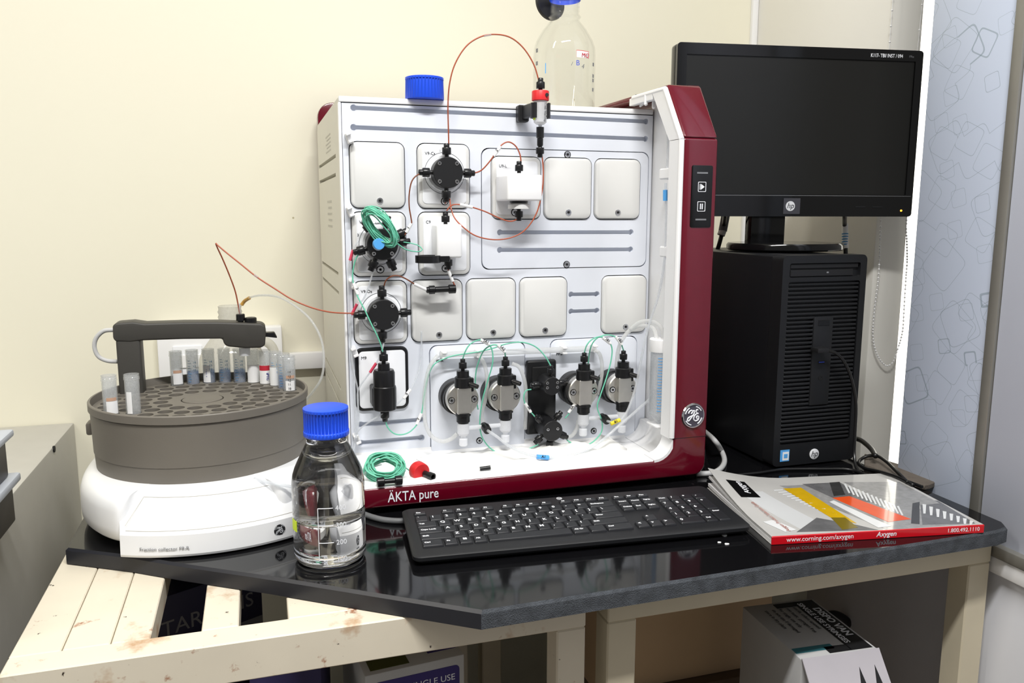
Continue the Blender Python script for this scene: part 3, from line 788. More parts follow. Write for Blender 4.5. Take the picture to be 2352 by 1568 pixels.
for y, kind in ((429, 'run'), (474, 'pause')):
    z = PY(1611, y, YF).z; yy = YF - .0017; b = B()
    o_, i_ = rrect(xm - .0068, xm + .0068, z - .0075, z + .0075, .0014, 3), rrect(xm - .0060, xm + .0060, z - .0067, z + .0067, .0010, 3)
    b.loops([[(u_[0], yy, u_[1]) for u_ in o_], [(u_[0], yy, u_[1]) for u_ in i_], [(u_[0], YF - .0011, u_[1]) for u_ in i_], [(u_[0], YF - .0011, u_[1]) for u_ in o_], [(u_[0], yy, u_[1]) for u_ in o_]], cap0=False, cap1=False)
    if kind == 'run':
        b.box(xm - .0040, xm - .0030, yy, YF - .0011, z - .0042, z + .0042); b.prism([(xm - .0020, yy, z - .0044), (xm + .0044, yy, z), (xm - .0020, yy, z + .0044)], (0, .0005, 0))
    else:
        for s_ in (-.0024, .0008): b.box(xm + s_, xm + s_ + .0016, yy, YF - .0011, z - .0042, z + .0042)
    b.make('button_symbol', 'whiteink', CS)

# ================================================================ tubing on the instrument
def route(*pts):
    """points (x, y, depth) of the photograph placed at their distance from the panel; Vectors pass through"""
    return [p if isinstance(p, Vector) else PY(p[0], p[1], p[2]) for p in pts]
RO = .0011
tb = tubething('orange_tubing', route((1031, 341, -.023), (1030, 300, -.030), (1029, 240, -.040), (1033, 190, -.048), (1046, 145, -.052), (1072, 105, -.055), (1105, 84, -.057), (1138, 79, -.058), (1172, 86, -.059), (1202, 110, -.060), (1226, 148, -.061), (1239, 190, -.061)), RO, 'orange',
               'orange tubing arching high above the panel to the red capped column')
sleeve(tb, PY(1112, 82.5, -.057), PY(1128, 79.6, -.058), m='cleartube', r=.0016)
tb = tubething('orange_tubing', route((1083, 399, -.023), (1104, 392, -.030), (1122, 374, -.036), (1138, 352, -.040), (1152, 333, -.040), (1168, 326, -.040), (1184, 335, -.038), (1194, 354, -.037), (1197, 374, -.036)), RO, 'orange',
               'short orange tubing curling from the top valve to the U9-L monitor')
sleeve(tb, PY(1134, 358, -.039), PY(1150, 336, -.040), '2')
tb = tubething('brown_tubing', route((976, 398, -.023), (960, 401, -.026), (946, 416, -.028), (940, 445, -.030), (940, 475, -.030), (944, 500, -.030), (945, 514, -.030), (936, 530, -.030), (929, 540, -.030)), RO, 'amber',
               'brown tubing dropping from the top valve to the injection valve')
sleeve(tb, PY(945, 513, -.030), PY(933, 534, -.030), '1')
tubething('orange_tubing', route((1033, 456, -.023), (1036, 478, -.028), (1044, 500, -.036), (1062, 520, -.042), (1092, 541, -.046), (1132, 550, -.048), (1172, 546, -.050), (1206, 528, -.053), (1232, 490, -.056), (1245, 440, -.058), (1248, 395, -.060), (1245, 356, -.061)), RO, 'orange',
          'orange tubing sweeping in a wide loop up to the bottom of the column')
tb = tubething('orange_tubing', route((1026, 484, -.034), (1032, 476, -.036), (1042, 470, -.038), (1058, 470, -.040), (1085, 476, -.040), (1115, 486, -.040), (1145, 500, -.038), (1170, 508, -.037), (1186, 504, -.036), (1193, 494, -.036)), RO, 'orange',
               'orange tubing from the top of the C9 monitor to under the U9-L monitor')
sleeve(tb, PY(1056, 469.5, -.040), PY(1085, 476, -.040))
# flow restrictor hanging under C9
a, b_ = PY(979, 666, -.030), PY(1047, 663, -.030); d = (b_ - a).normalized()
FR = thing('flow_restrictor', 'black in-line flow restrictor hanging below the C9 monitor', 'fitting', (a + b_) / 2)
B().cyl(a + d * .012, b_ - d * .012, .0048, n=14).make('body', 'black2', FR)
B().lathe([(.0035, 0), (.0050, .001), (.0050, .004), (.0068, .0045), (.0068, .013), (.005, .014), (0, .014)], axisM(a, d), 12, cap0=True, cap1=False).make('end_nut', 'black2', FR)
B().lathe([(.0035, 0), (.0072, .001), (.0072, .011), (.005, .0125), (0, .0125)], axisM(b_, -d), 12, cap0=True, cap1=False).make('end_nut', 'black2', FR)
tb = tubething('orange_tubing', route((1029, 617, -.034), (1034, 635, -.034), (1041, 648, -.034), (1046, 659, -.031)), RO, 'orange', 'very short orange tubing with white sleeve under the C9 monitor')
sleeve(tb, PY(1030, 621, -.034), PY(1040, 646, -.034), '4')
tb = tubething('brown_tubing', route((881, 661, -.022), (886, 645, -.028), (898, 635, -.032), (914, 633, -.034), (932, 640, -.034), (952, 652, -.032), (968, 660, -.031), (980, 666, -.030)), RO, 'amber',
               'brown tubing bowing from the outlet valve to the flow restrictor')
sleeve(tb, PY(951, 652, -.033), PY(979, 665, -.0305))
ARMT = PY(552, 728, .062)
tb = tubething('orange_tubing', route((823, 719, -.022), (790, 719, -.030), (755, 716, -.035), (715, 706, -.035), (672, 688, -.030), (630, 662, -.022), (590, 636, -.012), (550, 604, .0), (520, 580, .008), (501, 564, .012), (496, 559, .014), (499, 568, .018), (512, 596, .030), (527, 632, .042), (540, 668, .052), (547, 700, .058), (551, 722, .062)), RO, 'orange',
               'orange tubing running left from the outlet valve to the fraction collector arm')
sleeve(tb, PY(584, 631, -.011), PY(592, 637, -.013), m='cleartube', r=.0016)
sleeve(tb, PY(549, 697, .058), PY(552, 722, .062), m='cleartube', r=.0018)

# injection valve: green sample loop, blue plug
cc = PY(874, 521, -.062)
R1 = V3((math.cos(math.radians(-52)), 0, math.sin(math.radians(-52)))); R2 = V3((math.sin(math.radians(52)) * .75, -.62, math.cos(math.radians(52)) * .75)).normalized()
coil = []
for k in range(18 * 14 + 1):
    t = 2 * math.pi * k / 14; w_ = (k / (18 * 14) - .5)
    rr = 1 + .15 * math.sin(t * .37 + 1)
    coil.append(cc + R1 * (.0300 * rr * math.cos(t)) + R2 * (.0140 * (rr + .25 * math.sin(k * .11)) * math.sin(t)) + R1.cross(R2) * (.013 * w_) + V3((.0012 * math.sin(k * 1.7), .001 * math.sin(k * 2.3), .001 * math.cos(k * 1.3))))
lp = coil + route((884, 545, -.058), (905, 553, -.050), (930, 572, -.046), (958, 578, -.044), (970, 573, -.042), (958, 562, -.040), (935, 557, -.036), (925, 556, -.030))
GC = B().tube(lp, .0010, 6, 2).make('green_sample_loop', 'green', smooth_deg=180)
tag(GC, 'coiled green sample loop bundled over the injection valve', 'tubing')
for s_ in (1, -1):
    p = cc + R1 * .026 * s_
    B().lathe([(.0048, -.0015), (.0052, 0), (.0048, .0015)], axisM(p, R2), 12).make('coil_tie', 'cleartube', GC)
p = PY(869, 560, -.052)
BP = thing('injection_plug', 'bright blue round plug in the centre of the injection valve', 'plug', p)
B().lathe([(.0085, 0), (.0085, .010), (.0078, .0115), (0, .0115)], axisM((p.x, -.0500, p.z), (0, -1, 0)), 24, cap0=True, cap1=False).make('plug_cap', 'bluelab', BP)
B().lathe([(.0070, 0), (.0080, .0125), (0, .0125)], axisM((p.x, -.0379, p.z - .002), (0, -1, 0)), 20, cap0=True, cap1=False).make('plug_body', 'milky', BP)

# left edge: clear waste lines with pink sleeves
RC_ = .0013
tb = tubething('clear_tubing', route((823, 553, -.012), (814, 566, -.018), (806, 588, -.018), (802, 610, -.016), (799, 640, -.012), (801, 700, -.010), (806, 790, -.010), (812, 880, -.010), (816, 960, -.012), (815, 1004, -.012), (808, 1040, -.012)), RC_, 'cleartube', 'clear tubing with a pink sleeve down the left edge, topmost of the clear lines')
sleeve(tb, PY(811, 574, -.018), PY(804, 598, -.018), m='pinklab', r=.0024)
tb = tubething('clear_tubing', route((860, 612, -.026), (852, 640, -.024), (843, 668, -.020), (832, 690, -.018), (818, 700, -.016), (812, 712, -.014), (806, 735, -.012), (805, 790, -.012), (812, 850, -.014), (822, 900, -.014), (821, 960, -.014), (818, 1010, -.014)), RC_, 'cleartube', 'clear tubing with a pink sleeve leaving the bottom of the injection valve')
sleeve(tb, PY(820, 698, -.0165), PY(808, 722, -.0135), m='pinklab', r=.0024)
tb = tubething('clear_tubing', route((881, 778, -.022), (880, 795, -.026), (870, 823, -.028), (856, 846, -.026), (840, 868, -.022), (826, 888, -.020), (821, 910, -.018), (824, 960, -.016), (818, 1008, -.014), (806, 1050, -.014)), RC_, 'cleartube', 'clear tubing with a pink sleeve crossing the mixer face')
sleeve(tb, PY(864, 834, -.0275), PY(850, 855, -.025), m='pinklab', r=.0024)
tb = tubething('clear_tubing', route((968, 760, -.006), (968, 800, -.010), (965, 840, -.014), (955, 872, -.020), (942, 896, -.026), (928, 913, -.032), (902, 935, -.040), (870, 955, -.040), (842, 973, -.034), (824, 988, -.026), (814, 1010, -.020)), RC_, 'cleartube', 'clear tubing crossing in front of the mixer foot with a white sleeve')
sleeve(tb, PY(943, 894, -.027), PY(927, 915, -.032), '5')
tb = tubething('green_tubing', route((829, 577, -.026), (817, 595, -.024), (811, 620, -.022), (810, 640, -.022), (814, 660, -.024), (824, 686, -.030), (838, 712, -.036), (852, 742, -.040), (866, 770, -.042), (876, 795, -.040), (881, 818, -.038)), RO, 'green', 'green tubing running from the injection valve down to the mixer top')
sleeve(tb, PY(812, 650, -.023), PY(822, 676, -.027), '3')
tb = tubething('green_tubing', route((885, 962, -.037), (890, 980, -.037), (903, 994, -.036), (920, 998, -.036), (940, 992, -.034), (958, 974, -.032), (968, 950, -.030), (974, 910, -.028), (982, 868, -.026), (996, 838, -.024), (1017, 825, -.022), (1045, 816, -.024), (1097, 808, -.022), (1130, 800, -.024), (1165, 789, -.028), (1200, 786, -.032), (1230, 796, -.036), (1252, 818, -.040), (1266, 842, -.042)), RO, 'green',
               'green tubing looping from the mixer foot over pump A to the pressure monitor')
sleeve(tb, PY(968, 949, -.0305), PY(957, 974, -.032), '7')
tb = tubething('green_tubing', route(TOPN[0], (1069, 806, -.055), (1080, 790, -.055), (1098, 781, -.055), (1113, 783, -.055), (1124, 791, -.055), (1131, 808, -.055), (1131, 836, -.055), (1121, 872, -.052), (1108, 920, -.048), (1102, 970, -.046), (1108, 1005, -.046), (1130, 1032, -.044), (1160, 1043, -.042), (1190, 1040, -.042), (1222, 1027, -.042), (1237, 1020, -.041)), RO, 'green',
               'green tubing arching off the first pump head of pump A')
sleeve(tb, PY(1104, 780.5, -.055), PY(1124, 791, -.055), '1A1')
tb = tubething('green_tubing', route(TOPN[1], (1158, 806, -.055), (1143, 793, -.054), (1128, 793, -.050), (1112, 804, -.044), (1101, 826, -.036), (1093, 856, -.028), (1092, 900, -.022), (1098, 940, -.022)), RO, 'green',
               'green tubing arching off the second pump head of pump A')
sleeve(tb, PY(1143, 792, -.054), PY(1160, 808, -.055), '1A2')
tb = tubething('green_tubing', route(TOPN[2], (1348, 792, -.055), (1360, 779, -.055), (1378, 773, -.055), (1392, 779, -.055), (1402, 789, -.055), (1406, 806, -.055), (1402, 835, -.056), (1392, 870, -.060), (1380, 905, -.064), (1372, 935, -.062), (1382, 965, -.058), (1382, 990, -.054), (1365, 1012, -.050), (1340, 1024, -.048), (1318, 1020, -.046), (1302, 1010, -.045)), RO, 'green',
               'green tubing arching off the first pump head of pump B')
sleeve(tb, PY(1384, 775, -.055), PY(1402, 789, -.055), '1B1')
tb = tubething('green_tubing', route(TOPN[3], (1426, 788, -.055), (1414, 774, -.054), (1394, 769, -.052), (1372, 776, -.048), (1358, 794, -.042), (1352, 824, -.032), (1350, 860, -.026)), RO, 'green',
               'green tubing arching off the second pump head of pump B')
sleeve(tb, PY(1414, 773, -.054), PY(1428, 791, -.055), '1B2')
tb = tubething('green_tubing', route((1220, 894, -.037), (1208, 897, -.040), (1203, 910, -.042), (1206, 926, -.042), (1218, 944, -.042), (1229, 957, -.041)), RO, 'green', 'short green tubing on the left of the black flow block')
sleeve(tb, PY(1206, 926, -.042), PY(1219, 946, -.042), '2B')
tb = tubething('green_tubing', route((1314, 887, -.037), (1322, 894, -.044), (1324, 908, -.046), (1321, 928, -.046), (1308, 948, -.044), (1298, 960, -.042)), RO, 'green', 'short green tubing on the right of the black flow block')
sleeve(tb, PY(1322, 925, -.046), PY(1306, 947, -.044), '2A')
# inlet lines
tb = tubething('inlet_tubing', route(PORTS[0], (1142, 1003, -.085), (1165, 1021, -.095), (1200, 1039, -.105), (1238, 1049, -.110), (1275, 1050, -.110), (1315, 1045, -.105), (1352, 1031, -.098), (1390, 1005, -.090), (1422, 977, -.086), (1462, 943, -.080), (1505, 903, -.100), (1528, 862, -.136), (1541, 815, -.138), (1546, 760, -.136), (1548, 720, -.134)), .0023, 'cleartube',
               'long clear inlet tubing with a blue A1 sleeve sagging across the tray', n=10)
sleeve(tb, PY(1233, 1048.5, -.110), PY(1260, 1050.5, -.110), 'A1', 'bluelab', .0036)
tb = tubething('inlet_tubing', route(PORTS[1], (1410, 970, -.082), (1425, 965, -.082), (1440, 945, -.080), (1452, 915, -.078), (1462, 880, -.076), (1470, 840, -.080), (1480, 790, -.086), (1492, 740, -.092), (1512, 680, -.104), (1526, 600, -.110), (1530, 520, -.112), (1529, 420, -.112)), .0020, 'cleartube',
               'clear inlet tubing with a yellow B1 sleeve leaving pump B', n=10)
sleeve(tb, PY(1403, 973, -.082), PY(1424, 964, -.082), 'B1', 'yellow', .0034)
sleeve(tb, PY(1528, 436, -.113), PY(1528, 461, -.113), None, 'bluelab', .0036)
RM = .0033
for pts, lbl in ((((1006, 816, -.020), (988, 840, -.024), (978, 880, -.026), (974, 930, -.028), (978, 975, -.030), (993, 1003, -.032), (1015, 1013, -.034), (1036, 1008, -.036), (1050, 996, -.040)), 'milky rinse tubing bowing left of the first pump head'),
                 (((1099, 813, -.020), (1113, 838, -.028), (1119, 875, -.032), (1115, 915, -.034), (1107, 950, -.034), (1112, 980, -.034)), 'milky rinse tubing between the two heads of pump A'),
                 (((1176, 835, -.020), (1194, 845, -.024), (1206, 880, -.026), (1208, 930, -.026), (1206, 985, -.022)), 'milky rinse tubing right of the second pump head'),
                 (((1364, 800, -.020), (1378, 815, -.026), (1383, 845, -.028), (1379, 880, -.028), (1372, 905, -.022)), 'milky rinse tubing between the two heads of pump B'),
                 (((1298, 1005, -.035), (1314, 1000, -.038), (1324, 985, -.040), (1329, 965, -.044)), 'milky rinse tubing beside the purge valve'),
                 (((1416, 845, -.040), (1420, 805, -.046), (1432, 775, -.052), (1455, 753, -.056), (1482, 748, -.075), (1502, 756, -.100), (1509, 780, -.114)), 'milky tubing looping low from pump B to the graduated tube cap'),
                 (((1448, 756, -.056), (1468, 741, -.066), (1490, 737, -.080), (1511, 744, -.104), (1521, 758, -.114), (1524, 780, -.116)), 'milky tubing looping high over the graduated tube cap')):
    tubething('rinse_tubing', route(*pts), RM if 'loop' not in lbl else .0034, 'milkytube', lbl, n=10)
# two clear lines looping over the hooks at the top right corner
tubething('clear_tubing', route((1470, 244, -.03), (1490, 232, -.05), (1510, 232, -.06), (1525, 250, -.09), (1533, 290, -.108), (1534, 340, -.112), (1532, 390, -.112)), .0018, 'cleartube', 'clear tubing bending over the hooks in the top right corner of the panel')
tubething('clear_tubing', route((1531, 590, -.112), (1538, 640, -.116), (1543, 700, -.130), (1547, 735, -.134)), .0016, 'cleartube', 'clear tubing dropping inside the liner toward the graduated tube')

# ---- 50 ml rinse tube in its holder
p = PY(1516, 880, -.116); zt, zb2 = PY(1516, 805, -.116).z, PY(1516, 955, -.116).z
RT = thing('graduated_tube', 'graduated plastic tube with white screw cap standing inside the burgundy frame', 'tube', (p.x, p.y, zb2 - .012))
r_ = .0168
B().lathe([(.004, zb2 - .012), (.010, zb2 - .004), (r_, zb2 + .006), (r_, zt), (r_ - .001, zt), (r_ - .001, zb2 + .006), (.0, zb2 - .010)], Matrix.Translation((p.x, p.y, 0)), 28, cap0=True, cap1=False).make('tube_body', 'tubeglass', RT)
B().lathe([(.0186, zt - .001), (.0190, zt), (.0190, zt + .0185), (.0178, zt + .0200), (0, zt + .0200)], Matrix.Translation((p.x, p.y, 0)), 36, cap0=True, cap1=False, fl=lambda i: 1 - .02 * (i % 2)).make('screw_cap', 'white', RT)
MT['blueink'] = mat('blue_ink', S(72, 150, 210), .6)
MT['blueink2'] = mat('strong_blue_ink', S(70, 140, 190), .6)
gb = B()
for k in range(19):
    z = zb2 + .012 + (zt - zb2 - .022) * k / 18; L_ = .62 if k % 2 == 0 else .42
    a0 = math.radians(-132); pts = [(p.x + (r_ + .0002) * math.cos(a0 + L_ * j / 5), p.y + (r_ + .0002) * math.sin(a0 + L_ * j / 5), z) for j in range(6)]
    gb.tube(pts, .0007, 4, 1)
gb.make('graduation', 'blueink', RT)
for v_, k in (('5', 1), ('10', 3), ('15', 5), ('20', 7), ('25', 9), ('30', 11), ('35', 13), ('40', 15), ('45', 16.5), ('50', 18)):
    z = zb2 + .012 + (zt - zb2 - .022) * k / 18; a0 = math.radians(-92)
    pos = V3((p.x + (r_ + .0006) * math.cos(a0), p.y + (r_ + .0006) * math.sin(a0), z - .0015)); text(v_, .0046, frame(pos, (-math.sin(a0), math.cos(a0), 0), (0, 0, 1)), 'blueink', RT)
HOL = PY(1516, 972, -.116)
B().box(HOL.x - .016, xin(-.116) + .001, -.1330, -.098, HOL.z - .002, zb2 - .0125, .002, 1).make('tube_shelf', 'white', AK)

# ---- column held by a black clip on the upper rail slot
def zc(y): return PY(1243, y, -.061).z
cx = PY(1241, 250, -.061).x; cy = -.061
CO = thing('column', 'small white column with red cap standing up in the black clip', 'column', (cx, cy, zc(350)))
Mz = Matrix.Translation((cx, cy, 0))
B().lathe([(.0125, zc(232)), (.0133, zc(231)), (.0133, zc(211)), (.0125, zc(209)), (.004, zc(209))], Mz, 30).make('cap', 'redpl', CO)
B().cyl((cx + .006, cy - .0128, zc(220)), (cx + .006, cy - .0138, zc(220)), .0028, n=12).make('cap_dot', 'ink', CO)
B().lathe([(.0060, zc(286)), (.0100, zc(281)), (.0102, zc(278)), (.0102, zc(232.3)), (0, zc(232.3))], Mz, 28, cap0=True, cap1=False).make('body', 'milky', CO)
B().lathe([(.0024, zc(292)), (.0032, zc(286.5))], Mz, 12).make('outlet', 'milky', CO)
B().lathe([(.0045, zc(318)), (.0060, zc(316)), (.0060, zc(292)), (0, zc(292))], Mz, 16, cap0=True, cap1=False).make('luer_lock', 'black2', CO)
B().lathe([(.0040, zc(336)), (.0048, zc(333)), (.0048, zc(318.5)), (0, zc(318.5))], Mz, 16, cap0=True, cap1=False).make('adaptor', 'black2', CO)
nut(CO, (cx, cy, zc(333)), (0, 0, -1), .98); nut(CO, (cx, cy, zc(210)), (0, 0, 1), 1.02)
B().box(cx - .0112, cx - .0098, cy - .006, cy + .002, zc(276), zc(238), .0003, 1).make('edge_label', 'lime', CO)
text('1 ml  HisTrap', .0050, frame((cx + .0030, cy - .0106, zc(238)), (0, 0, -1), (1, 0, 0)), 'ink', CO)
a = PY(1194, 262, -.004)
HC = thing('column_holder', 'black clip arm on the top rail gripping the small column', 'clip', (a.x, 0, a.z))
b = B(); b.box(a.x - .006, a.x + .012, -.016, .0, a.z - .013, a.z + .013, .002, 1); b.prism([(a.x, -.015, a.z - .009), (cx - .012, cy + .004, a.z - .009), (cx - .010, cy + .018, a.z - .009), (a.x + .012, -.0145, a.z - .009)], (0, 0, .021), .002, 1)
b.make('arm', 'black', HC)
for s_ in (-1, 1):
    b = B()
    pts = [(cx + s_ * (.0112 + .0004 * k) * math.cos(t), cy - (.0112) * math.sin(t) * 1.0, 0) for k, t in enumerate([math.radians(-60 + 22 * k) for k in range(6)])]
    b.loops([[(p_[0], p_[1], zc(272)), (p_[0] + s_ * .0035, p_[1], zc(272)), (p_[0] + s_ * .0035, p_[1], zc(237)), (p_[0], p_[1], zc(237))] for p_ in pts])
    b.make('jaw', 'black', HC)

# ================================================================ things on and in the instrument
def ribbed_cap(parent_or_none, name, c, r, h, m='blue', ribs=36, lip=True, label=None, cat='cap'):
    M = Matrix.Translation(c)
    prof = [(r * .98, 0), (r, .001)] + ([(r, h * .16), (r * .975, h * .19)] if lip else []) + [(r * .975, h * .86), (r * .99, h * .90), (r * .985, h * .985), (r * .95, h), (0, h)]
    b = B(); n = ribs * 4
    f = lambda i: 1.0 if (i % 4) in (0, 1) else .945
    rings = []
    for q, (rr, z) in enumerate(prof):
        rib = (h * .18 < z < h * .88)
        rings.append([M @ V3((rr * (f(i) if rib else 1) * math.cos(2 * math.pi * i / n), rr * (f(i) if rib else 1) * math.sin(2 * math.pi * i / n), z)) for i in range(n)])
    b.loops(rings, cap0=True, cap1=False)
    o = b.make(name, m, parent_or_none, smooth_deg=40)
    if parent_or_none is None: tag(o, label, cat)
    return o
pc = PY(975, 200, .035)
ribbed_cap(None, 'bottle_cap', (PY(975, 200, .006).x, .0060, ZTOP + .0003), .0300, .0330, lip=False, label='loose blue ribbed bottle cap lying on the front edge of the instrument')

# clear reagent bottle on top of the instrument
bx, by_, br = PY(1296, 150, .118).x, .118, .0545
zq = lambda y: PY(1296, y, by_).z
RB = thing('reagent_bottle', 'large empty glass bottle with a MQ label standing on the instrument', 'bottle', (bx, by_, ZTOP))
z0 = .5972
prof = [(.0, z0 + .004), (br * .80, z0), (br * .95, z0 + .003), (br, z0 + .010), (br, zq(128)), (br * .985, zq(112)), (br * .91, zq(96)), (br * .70, zq(70)), (br * .48, zq(50)), (br * .46, zq(46)), (br * .52, zq(40)), (br * .46, zq(34)), (br * .455, zq(30)), (br * .475, zq(26)), (br * .45, zq(22)), (br * .475, zq(17)), (br * .45, zq(13)), (br * .47, zq(8)), (br * .45, zq(4)), (br * .45, zq(-14))]
inner = [(max(r - .0022, 0), z + (.004 if i == 0 else (.003 if i < 3 else 0))) for i, (r, z) in enumerate(prof)]
b = B(); b.lathe(prof, Matrix.Translation((bx, by_, 0)), 56, cap0=False, cap1=False); b.lathe(inner, Matrix.Translation((bx, by_, 0)), 56, cap0=False, cap1=False)
b.make('glass_body', 'glass2', RB, smooth_deg=60)
B().lathe([(br * .462, zq(3)), (br * .50, zq(2)), (br * .50, zq(-9)), (br * .462, zq(-10))], Matrix.Translation((bx, by_, 0)), 48, cap0=False, cap1=False).make('pouring_ring', 'blue', RB)
q = PY(1262, 8, by_ + .036)
B().lathe([(.0285, -.002), (.030, 0), (.030, .004), (.0285, .006)], axisM(q, (.25, -.95, .1)), 40).make('hanging_stopper', 'black', RB)
def curved_label(parent, c, r, a_mid, a_w, z0, z1, m, name='label', th=.0004):
    b = B(); n = 8
    A = [a_mid - a_w / 2 + a_w * k / n for k in range(n + 1)]
    P = lambda rr, z: [(c[0] + rr * math.cos(t), c[1] + rr * math.sin(t), z) for t in A]
    lo, hi, lo2, hi2 = P(r + .0003, z0), P(r + .0003, z1), P(r + .0003 + th, z0), P(r + .0003 + th, z1)
    ring = lambda lst, rev: lst if not rev else list(reversed(lst))
    b.loops([lo2 + list(reversed(lo)), hi2 + list(reversed(hi))])
    return b.make(name, m, parent, smooth_deg=50)
def on_cyl(c, r, a, z): return frame((c[0] + r * math.cos(a), c[1] + r * math.sin(a), z), (-math.sin(a), math.cos(a), 0), (0, 0, 1))
acam = math.atan2(CAM[1] - by_, CAM[0] - bx)
C2 = (bx, by_)
a1 = acam + .62
lb_ = curved_label(RB, C2, br, a1, .48, zq(144), zq(128), 'redpl', 'label_border', .0003)
curved_label(RB, C2, br + .0004, a1 - .012, .45, zq(144), zq(129.3), 'label', 'paper_label', .0003)
MT['redink'] = mat('red_ink', S(190, 44, 60), .6)
text('MQ', .0095, on_cyl(C2, br + .0015, a1 - .07, zq(142.5)), 'redink', RB, shear=.1)
text('B', .0125, on_cyl(C2, br + .0006, acam + .37, zq(162)), mat('blue_marker', S(70, 90, 200), .6), RB)
text('1', .0090, on_cyl(C2, br + .0006, acam + .18, zq(163)), 'greyink', RB, shear=.4); text('4', .0110, on_cyl(C2, br + .0006, acam + .56, zq(168)), 'greyink', RB, shear=.2)
for y, s_ in ((150, 'a'), (176, 'b'), (186, 'c'), (207, 'd')):
    curved_label(RB, C2, br, acam + 1.16, .10, zq(y + 8), zq(y), 'greyink', 'worn_print', .0002)
for y in (118, 147): curved_label(RB, C2, br, acam - 1.05, .12, zq(y + 9), zq(y), 'greyink', 'worn_print', .0002)
curved_label(RB, C2, br, acam - .62, .03, zq(178), zq(155), 'bluelab', 'worn_print', .0002)

# tissue, coil, red cap and small fittings lying in the tray
tis = B(); nx, ny = 26, 10; rng = random.Random(4)
gp = [PZ(930, 1052, .05), PZ(1520, 1040, .05)]
hts = {}
for i in range(nx + 1):
    for j in range(ny + 1):
        x = .135 + .345 * i / nx + rng.uniform(-.004, .004); y = -.135 + .115 * j / ny
        z = .0350 + .0052 * (1 + math.sin(i * 1.3 + j * .9) * math.cos(j * 1.1 - i * .4)) * (.5 + .9 * (i / nx)) + rng.uniform(0, .002)
        if i in (0, nx) or j in (0, ny): z = .0348
        hts[i, j] = tis.bm.verts.new((x, y + (rng.uniform(-.005, .005) if j in (0, ny) else 0), z))
for i in range(nx):
    for j in range(ny): tis._f([hts[i, j], hts[i + 1, j], hts[i + 1, j + 1], hts[i, j + 1]])
ext = bmesh.ops.extrude_face_region(tis.bm, geom=list(tis.bm.faces))
for v in [g for g in ext['geom'] if isinstance(g, bmesh.types.BMVert)]: v.co.z -= .0008
tag(tis.make('tissue_paper', mat('tissue', S(244, 243, 240), .9, var=.01), smooth_deg=60), 'crumpled white tissue paper lying in the tray under the pumps', 'tissue')
cc = PZ(882, 1092, .052); cc.y = -.135; cc = V3((PY(884, 1088, -.132).x, -.132, .0570))
coil = []
for k in range(24 * 16 + 1):
    t = 2 * math.pi * k / 16; u_ = k / (24 * 16)
    rr = .0215 + .0060 * math.sin(u_ * 23) + .001 * math.sin(k * 1.9)
    n_ = V3((.05, -.62, .78)).normalized(); e1 = V3((1, 0, 0)); e1 = (e1 - n_ * e1.dot(n_)).normalized(); e2 = n_.cross(e1)
    coil.append(cc + e1 * rr * math.cos(t) * 1.08 + e2 * rr * .85 * math.sin(t) + n_ * (.016 * (u_ - .45) + .0006 * math.sin(k * 2.1)))
coil += [PY(940, 1080, -.13), PY(946, 1096, -.13), PY(930, 1108, -.14)]
TC = B().tube(coil, .0010, 6, 2).make('green_tubing_coil', 'green', smooth_deg=180)
tag(TC, 'loose coil of green tubing lying in the left end of the tray', 'tubing')
for t in (200, 20):
    pp = cc + e1 * .027 * math.cos(math.radians(t)) + e2 * .020 * math.sin(math.radians(t))
    B().lathe([(.0058, -.0014), (.0062, 0), (.0058, .0014)], axisM(pp, e1 * -math.sin(math.radians(t)) + e2 * math.cos(math.radians(t))), 12).make('coil_tie', 'cleartube', TC)
sleeve(TC, PY(856, 1070, -.12), PY(876, 1064, -.12))
a, b_ = PY(872, 1115, -.168), PY(918, 1102, -.168); a.z = max(a.z, .0485); b_.z = max(b_.z, .0485); d = (b_ - a).normalized()
UF = thing('black_union', 'black two-ended tubing union lying on the burgundy lip beside the green coil', 'fitting', (a + b_) / 2)
B().cyl(a, b_, .0036, n=12).make('body', 'black2', UF)
for e0, dd in ((a, d), (b_, -d)):
    B().lathe([(.0045, -.004), (.0066, -.003), (.0066, .006), (.005, .007)], axisM(e0, dd), 12).make('end_nut', 'black2', UF)
p = PY(963, 1090, -.135)
RCAP = thing('red_stopper', 'red round stopper with a black nozzle lying in the tray', 'stopper', (p.x, p.y, .034))
dd = V3((.25, -.80, -.05)).normalized(); pc_ = V3((p.x, p.y, .0335 + .0145))
B().lathe([(.0128, -.008), (.0138, -.006), (.0138, .006), (.0128, .008)], axisM(pc_, dd), 32).make('cap', 'redpl', RCAP)
B().lathe([(.0045, 0), (.0045, .011), (.0056, .011), (.0056, .019), (.0036, .019), (.0034, .012), (0, .012)], axisM(pc_ + dd * .008 + V3((.004, 0, -.001)), (.45, -.8, -.05)), 14, cap0=True, cap1=False).make('nozzle', 'black2', RCAP)
p = PY(1114, 1077, -.14); b = B(); b.cyl((p.x - .008, p.y, .0445), (p.x + .008, p.y - .002, .0460), .0030, n=12)
tag(b.make('black_ferrule', 'black2'), 'tiny black ferrule lying on the white tissue', 'fitting')

# ================================================================ fraction collector
FX, FYc, FR_ = -.1831, -.020, .1515
FC = thing('fraction_collector', 'round grey fraction collector with a tube carousel on a white base', 'lab instrument', (FX, FYc, 0))
def sector(r0, r1, a0, a1, n=24):
    A = [math.radians(a0 + (a1 - a0) * k / n) for k in range(n + 1)]
    P = lambda r, a: (FX + r * math.sin(a), FYc - r * math.cos(a))
    return [P(r0, a) for a in A], [P(r1, a) for a in A]
